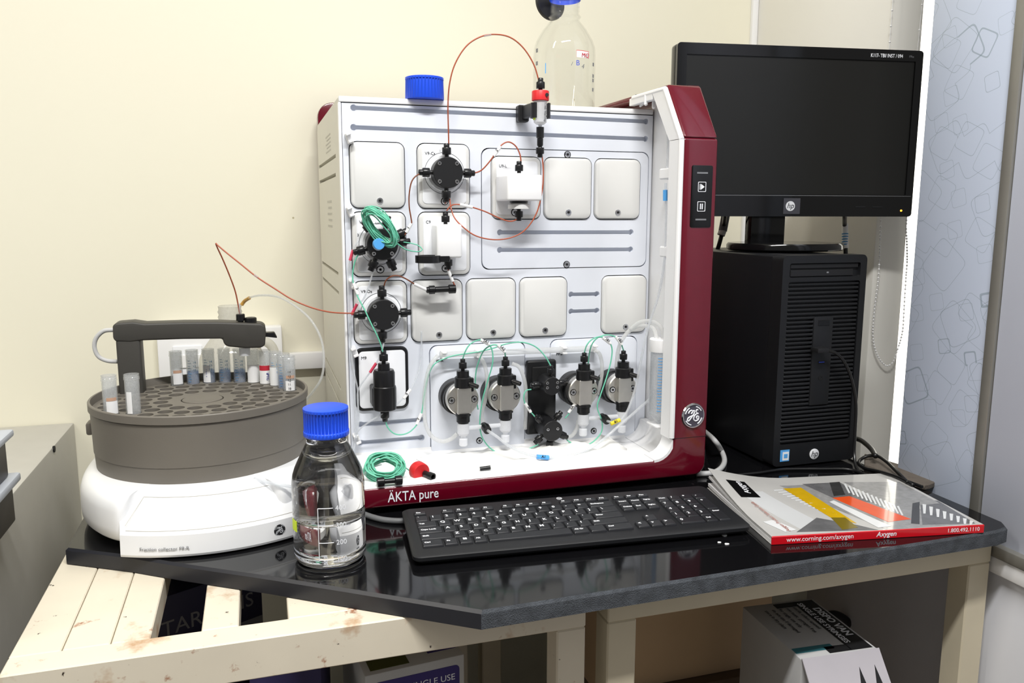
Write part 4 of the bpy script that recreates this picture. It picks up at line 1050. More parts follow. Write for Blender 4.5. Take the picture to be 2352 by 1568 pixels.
# white base: rounded body and the console in front of it
half = [(-.245, .150), (-.295, .132), (-.333, .092), (-.346, .035), (-.3475, -.035), (-.342, -.088), (-.3290, -.1310), (-.308, -.172), (-.284, -.2000), (-.272, -.2010), (-.262, -.1860), (-.235, -.1800)]
full = half + [(2 * FX - x + .012, y) for x, y in reversed(half)]
ol_ = [V3((p[0], p[1], 0)) for p in smooth([(x, y, 0) for x, y in full] + [(full[0][0], full[0][1], 0)], 5)[:-1]]
cen = V3((FX, -.03, 0))
def ring_in(d, z): return [(lambda q: (q.x, q.y, z))(p + (cen - p).normalized() * d) for p in ol_]
B().loops([ring_in(.022, .012), ring_in(.006, .013), ring_in(.001, .018), ring_in(0, .030), ring_in(.001, .052), ring_in(.004, .061), ring_in(.010, .0675), ring_in(.018, .0700), ring_in(.05, .0705)]).make('base_body', 'fcwhite', FC, smooth_deg=50)
b = B(); XA, XB = -.2745, -.040; RX, RY = FX + .010, -.0180
n = 40; secs = []
RP = [(.10, .003), (.2300, .003), (.2310, .006), (.2275, .0300), (.2255, .0318), (.178, .0640), (.168, .0690), (.150, .0702), (.10, .0702)]
for k in range(n + 1):
    X = XA + (XB - XA) * k / n
    sec = []
    for i, (r_, z_) in enumerate(RP):
        xx = X + (-.008 * (1 - k / n) if i in (5, 6, 7, 8, 0) else 0)
        yy = RY - math.sqrt(max(r_ * r_ - (xx - RX) ** 2, 1e-6)) if r_ > .101 else RY - .06
        sec.append((xx, min(yy, RY - .06), z_))
    secs.append(sec)
b.loops(secs); console = b.make('console', 'fcwhite', FC, smooth_deg=22)
P = lambda r, a, z: V3((RX + r * math.sin(math.radians(a)), RY - r * math.cos(math.radians(a)), z))
A0 = -math.degrees(math.asin((RX - XA) / .2255)); A1 = math.degrees(math.asin((XB - RX) / .2255))
# thin outline of the sloping console cover
ol = B()
zs = lambda r: .0318 + (.2255 - r) / (.2255 - .178) * (.0640 - .0318) + .0003
ol.tube([P(.2225, A0 + 1.5 + (A1 - A0 - 3) * k / 30, zs(.2225)) for k in range(31)], .0004, 4, 1)
ol.tube([P(.180, A0 + 1.5 + (A1 - A0 - 3) * k / 30, zs(.180)) for k in range(31)], .0004, 4, 1)
ol.tube([P(.2225, A0 + 1.5, zs(.213)), P(.180, A0 + 1.5, zs(.180))], .0004, 4, 1)
ol.make('cover_seam', 'faint', console)
def curve_text(s, size, a_deg, r, z, m, parent, width):
    o = text(s, size, Matrix.Identity(4), m, parent)
    vs = o.data.vertices; xm = max(v.co.x for v in vs); k = width / xm
    for v in vs:
        p_ = P(r + v.co.z + .0002, a_deg + math.degrees(v.co.x * k / r), z + v.co.y); v.co = p_
    return o
q = PY(322, 1262, -.23); a_ = math.degrees(math.asin(max(-1, min(1, (q.x - RX) / .231))))
curve_text('Fraction collector F9-R', .0056, a_, .2311, .0125, 'greyink', console, .060)
ax = math.degrees(math.asin((PY(643, 1218, -.215).x - RX) / .231))
cb = P(.2300, ax, .0175)
# small round monogram on the console, built in its own frame
def flat_monogram(parent, T, s, m):
    o = monogram(None, 0, 0, 0, s, s * .075, m); o.matrix_basis = T @ Matrix.Rotation(0, 4, 'X'); WM[o] = o.matrix_basis.copy()
    o.parent = parent; o.matrix_parent_inverse = WM[parent].inverted()
    dsc = B().lathe([(s * 1.12, -.0004), (s * 1.12, .0003), (0, .0003)], T @ axisM((0, 0, 0), (0, -1, 0)), 28, cap0=False, cap1=False).make('monogram_disc', 'ink', parent)
    return o
ar = math.radians(ax)
flat_monogram(console, frame(cb, (math.cos(ar), math.sin(ar), 0), (0, 0, 1)) @ Matrix.Rotation(math.radians(-90), 4, 'X'), .0068, 'whiteink')
# turntable
ZP = .1520
drum = B().lathe([(.128, .0530), (.1345, .0535), (.1355, .0618), (.1435, .0625), (.1458, .0652), (.1472, .0920), (.1480, .0925), (.1492, .1500), (.1486, .1508), (.1515, .1520), (.1515, .1620), (.1505, .1632), (.1480, .1632), (.1475, .1620), (.1475, ZP - .0010)], Matrix.Translation((FX, FYc, 0)), 120, cap0=True, cap1=False).make('drum', 'drum', FC, smooth_deg=30)
circ = lambda cx, cy, r, n=18: [(cx + r * math.cos(2 * math.pi * k / n), cy + r * math.sin(2 * math.pi * k / n)) for k in range(n)]
holes = []; HP = []
for ri, (r, cnt, off) in enumerate(((.0570, 14, .1), (.0820, 21, .25), (.1055, 27, .05), (.1290, 33, .02))):
    for k in range(cnt):
        a = 2 * math.pi * k / cnt + off; x, y = FX + r * math.cos(a), FYc + r * math.sin(a)
        HP.append((ri, a, x, y)); holes.append((circ(x, y, .0104, 22), ZP - .040))
rk = B(); rk.holed(circ(FX, FYc, .1474, 96), holes + [(circ(FX, FYc, .0300, 40), ZP - .0035)], ZP, ZP - .045, lambda x, y, z: (x, y, z))
rk.make('tube_rack', 'drum', drum, smooth_deg=30)
B().lathe([(.0282, ZP - .0034), (.0282, ZP + .0002), (.0270, ZP + .0010), (.010, ZP - .0012), (0, ZP - .0012)], Matrix.Translation((FX, FYc, 0)), 40, cap0=True, cap1=False).make('hub', 'drum', drum)
B().box(FX - .156, FX - .1470, FYc - .014, FYc + .012, .112, .130, .003, 2).make('grip', 'drum', drum)
# post and arm
yA = .048
ap = [PY(x, y, yA) for x, y in ((258, 748), (266, 742), (304, 739), (332, 743), (420, 740), (500, 739.5), (600, 743), (609, 749), (611, 762), (609, 793), (600, 799), (565, 800), (522, 796), (514, 790), (511, 778), (420, 779), (330, 782), (300, 786), (266, 785), (259, 778))]
arm = B().prism([(p.x, yA, p.z) for p in ap], (0, .036, 0), .004, 3).make('arm', 'arm', FC, smooth_deg=40)
p0, p1 = PY(265, 787, yA), PY(322, 787, yA)
B().box(p0.x, p1.x, yA + .001, yA + .036, .075, p0.z + .0045, .004, 3).make('post', 'arm', FC)
p = PY(553, 743, yA + .014)
B().lathe([(.0042, -.002), (.0042, .005), (.0068, .005), (.0068, .0145), (.006, .0155), (0, .0155)], Matrix.Translation((p.x, yA + .014, p.z)), 16, cap0=True, cap1=False).make('tubing_nut', 'black2', arm)
p = PY(576, 742, yA + .014)
B().lathe([(.0090, -.002), (.0092, .001), (.0092, .0085), (.0075, .0095), (0, .0085)], Matrix.Translation((p.x, yA + .014, p.z)), 18, cap0=True, cap1=False).make('knob', 'black2', arm)
pl = [PY(x, y, yA + .014) for x, y in ((608, 763), (630, 762), (637, 775), (628, 774), (608, 772))]
B().prism([(p.x, yA + .008, p.z) for p in pl], (0, .016, 0), .0012, 1).make('lever', 'black2', arm)
p = PY(562, 801, yA + .02)
B().cyl((p.x, yA + .018, p.z + .002), (p.x, yA + .018, p.z - .010), .0085, n=18).make('drop_head', 'milky', arm)
tubething('cable', [PY(263, 757, .07), PY(238, 760, .072), (PY(221, 776, .074)), PY(217, 797, .075), PY(226, 818, .075), PY(246, 828, .074), PY(270, 830, .07)], .0034, 'greycord', parent=FC)

# test tubes standing in the carousel
MT['tubeblue'] = clear_mat('blue_tinted_plastic', (.62, .74, .92, 1), haze=.30, hazecol=(.40, .55, .85, 1))
MT['brownlab'] = mat('tan_label', S(196, 158, 134), .6)
MT['handink'] = mat('blue_handwriting', S(46, 52, 150), .6)
outer = [h for h in HP if h[0] == 3]
def pxof(x, y, z):
    d = (np.array([x, y, z]) - CAM) @ RC; return CX + FPX * d[0] / d[1]
back = sorted([h for h in outer if math.sin(h[1]) > -.15 and 405 < pxof(h[2], h[3], ZP) < 680], key=lambda h: pxof(h[2], h[3], ZP))
# keep the back half only
back = [h for h in back if h[3] > FYc + .02 or pxof(h[2], h[3], ZP) > 640][:10]
lefts = [min(HP, key=lambda h: (pxof(h[2], h[3], ZP) - x) ** 2 + 9e4 * (h[3] - yy) ** 2) for x, yy in ((262, -.075), (315, -.085))]
STY = [('clear', ['brown', 'white'], 'open clear tube with tan band and white label, left end of the back row'),
       ('blue', [], 'open tube with blue tinted lower half, second in the back row'),
       ('blue', ['hand'], 'open tube with a handwritten narrow white label, third in the back row'),
       ('blue', ['grad'], 'open blue graduated tube, fourth in the back row'),
       ('blue', ['grad'], 'open blue graduated tube in the middle of the back row'),
       ('clear', ['wide'], 'open tube with a plain wide white label, sixth in the back row'),
       ('clear', ['red', 'hand2'], 'open tube with a red band over a handwritten white label'),
       ('clear', ['wide', 'grad'], 'open tube with white label and blue marks, right of the red banded one'),
       ('blue', ['grad'], 'open tube densely marked in blue, second from the right end'),
       ('clear', ['num', 'brown'], 'open tube with black numbers and tan band at the right end of the back row'),
       ('clear', ['brown', 'white'], 'leftmost open tube at the front left of the carousel'),
       ('clear', ['stripe'], 'open tube with a narrow white stripe label at the front left of the carousel')]
for (h, (kind, deco, lbl)) in zip(back + lefts, STY):
    x, y = h[2], h[3]; zt = ZP + .0545; r = .0096
    t = thing('test_tube', lbl, 'test tube', (x, y, ZP - .039), 'tubes in the carousel')
    M = Matrix.Translation((x, y, 0))
    B().lathe([(.002, ZP - .0385), (r, ZP - .030), (r, zt - .008), (r + .0006, zt - .0075), (r + .0006, zt - .006), (r, zt - .0055), (r + .0006, zt - .004), (r, zt - .003), (r + .0004, zt), (r - .001, zt), (r - .001, ZP - .028), (.001, ZP - .036)], M, 20, cap0=True, cap1=False).make('tube_body', 'tubeglass', t)
    if kind == 'blue':
        B().lathe([(r - .0012, ZP - .027), (r - .0012, ZP + .020), (0, ZP + .020)], M, 18, cap0=True, cap1=False).make('contents', 'tubeblue', t)
    ac = math.atan2(CAM[1] - y, CAM[0] - x)
    L = lambda am, aw, z0, z1, m, nm='label': curved_label(t, (x, y), r, ac + am, aw, ZP + z0, ZP + z1, m, nm)
    for d in deco:
        if d == 'brown': L(.15, 1.3, .020, .0245, 'brownlab', 'band')
        if d == 'white': L(.2, 1.5, .002, .0195, 'label')
        if d == 'wide': L(0, 2.2, .001, .030, 'label')
        if d == 'hand':
            L(-.4, 1.2, .001, .029, 'label'); text('Ant s', .0060, frame(V3((x + (r + .001) * math.cos(ac - .45), y + (r + .001) * math.sin(ac - .45), ZP + .023)), (0, 0, -1), (-math.sin(ac), math.cos(ac), 0)), 'handink', t)
        if d == 'red': L(0, 2.2, .0225, .0305, 'redink', 'band')
        if d == 'hand2':
            L(0, 2.2, .001, .0222, 'label'); text('IPTG', .0058, frame(V3((x + (r + .001) * math.cos(ac + .1), y + (r + .001) * math.sin(ac + .1), ZP + .019)), (0, 0, -1), (-math.sin(ac), math.cos(ac), 0)), 'handink', t)
        if d == 'stripe': L(-.5, .7, .001, .031, 'label')
        if d == 'num':
            L(.1, 1.4, .001, .016, 'label')
            for k, v_ in enumerate(('10', '11', '12', '13', '14')): text(v_, .0050, on_cyl((x, y), r + .0010, ac - .25, ZP + .003 + k * .0065), 'ink', t)
    if kind == 'blue' or 'grad' in deco:
        g = B()
        for k in range(9):
            z = ZP + .004 + k * .0042; a0 = ac - .75
            g.tube([(x + (r + .0003) * math.cos(a0 + j * .14), y + (r + .0003) * math.sin(a0 + j * .14), z) for j in range(5 if k % 2 else 4)], .0004, 4, 1)
        g.make('graduation', 'blueink2', t)
        for k, v_ in enumerate(('12', '13', '14')): text(v_, .0048, on_cyl((x, y), r + .0008, ac + .05, ZP + .021 + k * .0062), 'blueink2', t)

# ================================================================ behind the collector: socket box, trunking, plastic jug
SB = thing('socket_box', 'white wall socket box behind the fraction collector', 'socket box', (PY(500, 850, WY).x, WY - .03, PY(500, 930, WY).z))
a, b_ = PY(358, 760, WY - .035), PY(655, 935, WY - .035)
B().box(a.x, b_.x, WY - .034, WY - .0003, b_.z, a.z, .004, 2).make('box_body', 'white', SB)
c0, c1 = PY(396, 795, WY - .036), PY(470, 900, WY - .036)
B().box(c0.x, c1.x, WY - .0385, WY - .0335, c1.z, c0.z, .002, 2).make('socket_plate', 'plate', SB)
for k in (0, 1): B().box(c0.x + .012 + .028 * k, c0.x + .032 + .028 * k, WY - .0415, WY - .038, c0.z - .045, c0.z - .018, .001, 1).make('switch_rocker', 'white', SB)
a, b_ = PY(660, 812, WY - .02), PY(742, 845, WY - .02)
tag(B().box(a.x + .004, .40, WY - .022, WY - .0003, b_.z, a.z, .002, 2).make('cable_trunking', 'white'), 'white plastic cable trunking running along the wall behind the instrument', 'trunking')
JY = .355
jx, jr = PY(534, 830, JY).x, .0620
zj = lambda y: PY(534, y, JY).z
JG = thing('plastic_jug', 'milky white plastic jug with side handle behind the carousel tubes', 'jug', (jx, JY, 0))
B().lathe([(jr * .9, .0005), (jr, .006), (jr, zj(850)), (jr * .97, zj(822)), (jr * .86, zj(800)), (jr * .62, zj(776)), (jr * .42, zj(756)), (.0215, zj(742)), (.0225, zj(738)), (.0205, zj(734)), (.0225, zj(727)), (.0205, zj(722)), (.0225, zj(715)), (.0205, zj(710)), (.0215, zj(702)), (.0190, zj(701)), (.0185, zj(740))], Matrix.Translation((jx, JY, 0)), 44, cap0=True, cap1=False).make('jug_body', 'jug', JG, smooth_deg=60)
B().tube([V3((jx + jr * .55, JY - .02, zj(786))), V3((jx + jr * .95, JY - .022, zj(782))), V3((jx + jr * 1.22, JY - .022, zj(800))), V3((jx + jr * 1.28, JY - .022, zj(840))), V3((jx + jr * .99, JY - .02, zj(880)))], .0090, 12, 8).make('handle', 'jug', JG)
tb = tubething('waste_tubing', [PY(546, 716, JY), PY(556, 697, JY), PY(572, 684, JY - .02), PY(600, 678, JY - .08), PY(640, 682, JY - .14), PY(680, 704, JY - .2), PY(715, 736, JY - .24), PY(738, 780, JY - .26), PY(744, 830, JY - .27), PY(738, 868, JY - .27), PY(722, 895, JY - .26), PY(703, 918, JY - .24)], .0020, 'cleartube', 'clear waste tubing arching from the jug mouth to behind the carousel')
MT['tape'] = mat('amber_tape', S(190, 146, 70), .4, var=.2, scale=200)
B().tube([PY(555, 700, JY - .001), PY(562, 691, JY - .004), PY(573, 684, JY - .021)], .0034, 8, 4).make('amber_tape', 'tape', tb)
# thin clear hose lying on the base
tb = tubething('hose_end', [PY(585, 1100, -.165), PY(610, 1106, -.185), PY(640, 1112, -.20), PY(673, 1118, -.205), PY(690, 1120, -.19)], .0024, 'cleartube', 'short clear hose resting on the white collector base')

# ================================================================ foreground bottle
qx, qy = -.0255, -.2925
zb_ = lambda y: PY(761, y, qy).z
WB = thing('water_bottle', 'half filled clear glass bottle with blue screw cap in front of the collector', 'bottle', (qx, qy, 0))
r = .0440
zsh, znk = zb_(1104), zb_(1003)
prof = [(0, .0045), (r * .72, .0006), (r * .90, .0012), (r * .985, .0070), (r, .0130), (r, zsh), (r * .99, zb_(1094)), (r * .962, zb_(1082)), (r * .895, zb_(1067)), (r * .79, zb_(1049)), (r * .68, zb_(1031)), (r * .585, zb_(1016)), (r * .53, zb_(1008)), (r * .555, znk), (r * .52, znk + .003), (r * .52, znk + .030)]
inner = [(max(rr - .0024, 0), z + (.0035 if i < 3 else .001 if i < 5 else 0)) for i, (rr, z) in enumerate(prof)]
b = B(); b.lathe(prof, Matrix.Translation((qx, qy, 0)), 64, cap0=False, cap1=False); b.lathe(inner, Matrix.Translation((qx, qy, 0)), 64, cap0=False, cap1=False)
b.make('glass_body', 'glass', WB, smooth_deg=60)
zw = zb_(1181)
wi = [(0, .0085)] + [(max(rr - .0030, .001), z + .0006) for rr, z in inner[1:5]]
B().lathe([(rr + .0004, z) for rr, z in wi[1:]] + [(r - .0028, zw - .0006), (r - .0026, zw), (r - .006, zw - .0008)], Matrix.Translation((qx, qy, 0)), 64).make('water', 'water', WB, smooth_deg=50)
ribbed_cap(WB, 'screw_cap', (qx, qy, znk + .0035), .0275, zb_(945) - znk + .003, 'blue', 40)
aw = math.atan2(CAM[1] - qy, CAM[0] - qx)
gb = B(); C3 = (qx, qy)
aL = aw - .30
g0, g1 = zb_(1252), zb_(1138)
vis = lambda a, z: (qx + (r + .0004) * math.cos(a), qy + (r + .0004) * math.sin(a), z)
gb.tube([vis(aL, g0), vis(aL, g1)], .0005, 5, 1)
for k in range(4):
    z = g0 + (g1 - g0) * k / 3; gb.tube([vis(aL + .08 * j, z) for j in range(6)], .0005, 5, 1)
gb.make('graduation', 'whiteink', WB)
for k, v_ in enumerate(('100', '200', '300', '400')):
    text(v_, .0085, on_cyl(C3, r + .0010, aL + .46, g0 + (g1 - g0) * k / 3 - .003), 'whiteink', WB)
curved_label(WB, C3, r, aw - 1.22, .34, zb_(1200), zb_(1176), 'lime', 'fluorescent_label')

# ================================================================ left: grey cabinet with black boxes
MT['cabinet'] = mat('grey_steel_cabinet', S(192, 190, 184), .5, var=.05)
CB = thing('steel_cabinet', 'grey steel cabinet standing at the left edge against the wall', 'cabinet', (-.8, .2, FLOOR))
B().box(-1.2, -.4615, -.75, WY - .002, FLOOR, .008, .003, 2).make('cabinet_body', 'cabinet', CB)
pp = PX(124, 1031, -.461)
B().cyl((-.4625, pp.y, pp.z), (-.4595, pp.y, pp.z), .006, n=16).make('keyhole', 'dark', CB)
B().box(-.4612, -.4606, -.70, .47, -.245, -.243).make('door_seam', 'dark', CB)
MT['lidpl'] = mat('pale_grey_lid', S(190, 196, 206), .5, var=.04)
MT['boxpl'] = mat('black_box_plastic', S(30, 26, 34), .4)
for z0, z1, z2, yb, lbl in ((.0085, .0605, .0725, -.050, 'black plastic box with pale lid, lower of the two at the left edge'), (.0728, .1240, .1340, -.053, 'black plastic box with pale lid, upper of the two at the left edge')):
    x1 = -.420 if z0 < .05 else -.4225
    bb = thing('storage_box', lbl, 'box', (x1 - .14, -.22, z0), 'black boxes on the cabinet')
    B().box(x1 - .294, x1 - .007, yb - .34, yb - .016, z0, z1, .003, 2).make('box_body', 'boxpl', bb)
    B().box(x1 - .300, x1, yb - .348, yb, z1 + .0002, z2, .003, 2).make('box_lid', 'lidpl', bb)

# ================================================================ keyboard
KT = Matrix.Translation((.2985, -.3005, .0152)) @ Matrix.Rotation(math.radians(-4.2), 4, 'Z') @ Matrix.Rotation(math.radians(3.2), 4, 'X')
KW, KD = .453, .146
KB = thing('keyboard', 'black full size keyboard lying on the slab in front of the instrument', 'keyboard', T=KT)
b = B()
rr_ = lambda d, z: [(p[0], p[1], z) for p in rrect(-KW / 2 + d, KW / 2 - d, -KD / 2 + d, KD / 2 - d, .010, 5)]
b.loops([rr_(.004, -.0085), rr_(.0, -.004), rr_(.0, .0005), rr_(.0022, .0022)])
b.make('case', 'kbd', KB, KT, smooth_deg=40)
for sx in (-.19, .19): B().box(sx - .02, sx + .02, KD / 2 - .024, KD / 2 - .012, -.0125, -.0084, .001, 1).make('foot', 'black', KB, KT)
p_ = .0187
KEYS = []
x0k, y0k = -KW / 2 + .0135, KD / 2 - .0235
def row(y, items, h=1.0, x=0.):
    for it in items:
        if isinstance(it, (int, float)): x += it; continue
        s_, w_ = it if isinstance(it, tuple) else (it, 1.0)
        KEYS.append((x, y, w_, h, s_)); x += w_
row(0, ['Esc', 1.0, 'F1', 'F2', 'F3', 'F4', .5, 'F5', 'F6', 'F7', 'F8', .5, 'F9', 'F10', 'F11', 'F12', .25, 'Prt', 'Scr', 'Pau'], .62)
row(.85, ['`', '1', '2', '3', '4', '5', '6', '7', '8', '9', '0', '-', '=', ('Backspace', 2.), .25, 'Insert', 'Home', 'PgUp', .25, 'Num', '/', '*', '-'])
row(1.85, [('Tab', 1.5), 'Q', 'W', 'E', 'R', 'T', 'Y', 'U', 'I', 'O', 'P', '[', ']', ('\\', 1.5), .25, 'Delete', 'End', 'PgDn', .25, '7', '8', '9'])
KEYS.append((21.5, 1.85, 1., 2., '+'))
row(2.85, [('Caps Lock', 1.75), 'A', 'S', 'D', 'F', 'G', 'H', 'J', 'K', 'L', ';', "'", ('Enter', 2.25), 3.5, '4', '5', '6'])
row(3.85, [('Shift', 2.25), 'Z', 'X', 'C', 'V', 'B', 'N', 'M', ',', '.', '?', ('Shift', 2.75), 1.25, '^', 1.25, '1', '2', '3'])
KEYS.append((21.5, 3.85, 1., 2., 'Enter'))
row(4.85, [('Ctrl', 1.5), 'Fn', ('win', 1.), ('Alt', 1.), ('', 6.), ('Alt Gr', 1.25), ('menu', 1.25), ('Ctrl', 2.), .25, '<', 'v', '>', .25, ('0', 2.), 'Del'])
kmesh = {}
def key_mesh(w_, h_):
    k = (round(w_, 2), round(h_, 2))
    if k not in kmesh:
        b = B(); W2, H2 = w_ * p_ / 2 - .0009, h_ * p_ / 2 - .0009
        q = lambda d, z, dy=0: [(p[0], p[1] + dy, z) for p in rrect(-W2 + d, W2 - d, -H2 + d, H2 - d, .0012, 2)]
        b.loops([q(0, .0018), q(.0004, .0040), q(.0014, .0052)], cap0=False)
        kmesh[k] = shared('key', b, ['key'], 30)
    return kmesh[k]
leg = {}
MT['legend'] = mat('white_key_legend', S(245, 246, 250), .6)
for x, y, w_, h_, s_ in KEYS:
    cxk, cyk = x0k + (x + w_ / 2) * p_ * .9985, y0k - (y + h_ / 2 - .31) * p_ * .985
    T = KT @ Matrix.Translation((cxk, cyk, 0))
    ko = obj('key', key_mesh(w_, h_), KB, T)
    if s_ and s_ != 'win' and s_ != 'menu':
        sz = .0078 if len(s_) == 1 else .0046
        kk = (s_, sz)
        if kk not in leg:
            o = text(s_, sz, Matrix.Identity(4), 'legend', None, 'legend', depth=.0, bold=.00018); leg[kk] = o.data; WM.pop(o); bpy.data.objects.remove(o)
        obj('legend', leg[kk], ko, T @ Matrix.Translation((-w_ * p_ / 2 + .0040, h_ * p_ / 2 - (.0092 if h_ >= 1 else .0076), .00535)))
    elif s_ == 'win':
        b = B()
        for i in (0, 1):
            for j in (0, 1): b.box(-.003 + i * .0026, -.0008 + i * .0026, .0005 + j * .0026, .0027 + j * .0026, .0052, .0054)
        b.make('legend', 'legend', ko, T)
hpT = KT @ Matrix.Translation((-.002, KD / 2 - .0075, .0023))
b = B(); n = 24
R_ = lambda r, z: [(r * math.cos(2 * math.pi * i / n), r * math.sin(2 * math.pi * i / n), z) for i in range(n)]
b.loops([R_(.0040, 0), R_(.0040, .0003), R_(.0034, .0003), R_(.0034, 0)], cap0=False, cap1=False); lg = b.make('round_logo', 'legend', KB, hpT)
text('hp', .0056, hpT @ Matrix.Translation((-.0030, -.0016, .0002)), 'legend', lg, depth=.0001, shear=.25)

# ================================================================ computer tower
TX0, TX1, TY0, TH = .7145, .8790, -.1540, .3580
TW = thing('computer_tower', 'black computer tower with ribbed front standing on the slab', 'computer', ((TX0 + TX1) / 2, TY0 + .17, 0))
B().box(TX0 + .001, TX1 - .001, TY0 + .030, TY0 + .355, .004, TH - .002, .003, 2).make('case', 'pc', TW)
for x in (TX0 + .02, TX1 - .02):
    for y in (TY0 + .05, TY0 + .32): B().cyl((x, y, 0), (x, y, .0045), .009, n=12).make('foot', 'black', TW)
zt_ = lambda y: PY(1880, y, TY0).z
fr = B(); rec_hi, rec_lo = zt_(646), zt_(1014)
fr.holed(rrect(TX0, TX1, .004, TH, .009, 5), [(rrect(TX0 + .0125, TX1 - .0115, rec_lo, rec_hi, .004, 3), TY0 + .008), (rrect(TX0 + .0135, TX1 - .0125, zt_(636), zt_(604), .003, 3), TY0 + .006)], TY0, TY0 + .0298)
front = fr.make('front_bezel', 'pc', TW, smooth_deg=25)
ns = 39; pit = (rec_hi - rec_lo - .003) / ns
sm = B(); sm.box(-.0695, .0695, -.0068, .0, -.0022, .0022, .0012, 1); SLM = shared('vent_slat', sm, ['pc'])
for k in range(ns):
    obj('vent_slat', SLM, front, Matrix.Translation(((TX0 + TX1) / 2 + .0005, TY0 + .0079, rec_lo + .0015 + pit * (k + .5))))
d0, d1 = zt_(636), zt_(604)
B().box(TX0 + .016, TX1 - .026, TY0 + .0012, TY0 + .0058, d0 + .001, d0 + (d1 - d0) * .52, .0008, 1).make('optical_drive', 'black', front)
B().box(TX0 + .016, TX1 - .015, TY0 + .0025, TY0 + .0058, d0 + (d1 - d0) * .62, d1 - .001, .0008, 1).make('bay_cover', 'black', front)
B().box(.800, .804, TY0 + .0008, TY0 + .0014, d0 + .006, d0 + .0085).make('drive_light', 'greyink', front)
px0, px1 = PY(1864, 830, TY0).x, PY(1908, 830, TY0).x
CPN = B().box(px0, px1, TY0 - .0008, TY0 + .0075, zt_(930), zt_(727), .002, 2).make('port_panel', 'pc', front)
B().box(px0 + .008, px1 - .008, TY0 - .0014, TY0 - .0004, zt_(748), zt_(735), .0004, 1).make('power_button', 'pcgloss', CPN)
xm = (px0 + px1) / 2
B().box(xm - .0065, xm + .0065, TY0 - .0012, TY0 - .0005, zt_(836), zt_(829)).make('usb_port', 'dark', CPN)
B().box(xm - .0055, xm + .0055, TY0 - .0015, TY0 - .0011, zt_(832.5), zt_(830.5)).make('usb_tongue', mat('usb_blue', S(40, 70, 190), .4), CPN)
B().lathe([(.0042, 0), (.0042, .0010), (.0020, .0010), (.0018, .0002)], axisM((xm, TY0 - .0005, zt_(868)), (0, -1, 0)), 16).make('audio_jack', 'dark', CPN)
q = PY(1869.5, 1042, TY0)
MT['logowhite'] = mat('logo_white', S(222, 224, 228), .3)
def hp_badge(parent, T, r):
    """round silver badge, local frame x right, y up, z out"""
    d = B().lathe([(r, -.0008), (r, .0008), (r * .93, .0012), (0, .0012)], T, 28, cap0=False, cap1=False).make('round_logo', 'logowhite', parent)
    text('hp', r * 1.5, T @ Matrix.Translation((-r * .78, -r * .40, .0013)), 'ink', d, shear=.25, depth=.0001)
    return d
hp_badge(TW, FRONT((q.x, TY0 - .0004, q.z)), .0092)
q = PY(1802, 1046, TY0)
st = B().box(q.x - .009, q.x + .009, TY0 - .0008, TY0 - .0002, q.z - .0100, q.z + .0100, .0002, 1).make('blue_sticker', 'bluelab', TW)
B().box(q.x - .0045, q.x + .0075, TY0 - .0011, TY0 - .0007, q.z - .0080, q.z + .0065).make('sticker_print', 'label', st)
B().box(q.x - .002, q.x + .005, TY0 - .0014, TY0 - .0010, q.z - .004, q.z + .003).make('sticker_print', 'bluelab', st)

# ================================================================ monitor standing on the tower
mc = PD(1833, 305.5, 1.453); myaw = math.radians(-8.3)
MXd = V3((math.cos(myaw), math.sin(myaw), 0))
MTm = frame(mc, MXd, (0, 0, 1))          # local x right, y up, z towards the viewer
MW, MH = .463, .2945
MN = thing('monitor', 'black widescreen monitor with dark screen standing on the computer tower', 'monitor', T=Matrix.Translation((mc.x, mc.y, TH)))
b = B(); b.box(-MW / 2, MW / 2, -MH / 2, MH / 2, -.030, -.004, .006, 3); b.make('back_shell', 'pcgloss', MN, MTm)
lo, hi, lf, rt = -MH / 2 + .039, MH / 2 - .019, -MW / 2 + .017, MW / 2 - .0145
bz = B(); bz.holed(rrect(-MW / 2, MW / 2, -MH / 2, MH / 2, .006, 4), [(rrect(lf, rt, lo, hi, .0008, 2), .0015)], .0045, -.0039, lambda x, y, z: (x, y, z))
bzo = bz.make('bezel', 'pcgloss', MN, MTm, smooth_deg=30)
B().box(lf + .0004, rt - .0004, lo + .0004, hi - .0004, .0016, .0022).make('screen', 'screen', MN, MTm)
B().box(-MW / 2 + .004, MW / 2 - .004, lo - .0022, lo - .0014, .0045, .0050).make('bezel_line', 'greyink', bzo, MTm)
lx = (1823 - 1832) * 1.453 / FPX
B().box(lx - .0160, lx + .0160, -MH / 2 + .0045, -MH / 2 + .0325, .0046, .0052).make('logo_plate', mat('grey_logo_plate', S(66, 66, 72), .3), bzo, MTm)
dl = B().lathe([(.0088, .0), (.0088, .0006), (0, .0006)], MTm @ Matrix.Translation((lx - .003, -MH / 2 + .0185, .0051)), 28, cap0=False, cap1=False).make('round_logo', 'logowhite', bzo)
text('hp', .0135, MTm @ Matrix.Translation((lx - .0098, -MH / 2 + .0148, .0058)), 'ink', dl, shear=.25, depth=.0001)
text('K117- TBI/ INST / 094', .0088, MTm @ Matrix.Translation((.1280, MH / 2 - .0135, .0048)), 'whiteink', bzo, depth=.0001, sx=.78, bold=.0001)
text('19ka', .0055, MTm @ Matrix.Translation((.2020, MH / 2 - .0125, .0048)), 'greyink', bzo, depth=.0001)
MT['led'] = mat('amber_led', (1., .30, .02, 1), .4, emit=6., var=0)
B().lathe([(.0018, 0), (.0016, .0012), (0, .0014)], MTm @ Matrix.Translation((MW / 2 - .0215, -MH / 2 + .0110, .0045)), 12, cap0=True, cap1=False).make('power_light', 'led', bzo)
for k, x in enumerate((.118, .152)): B().box(x, x + .020, -MH / 2 + .016, -MH / 2 + .0185, .0044, .0052, .0004, 1).make('menu_button', 'pc', bzo, MTm)
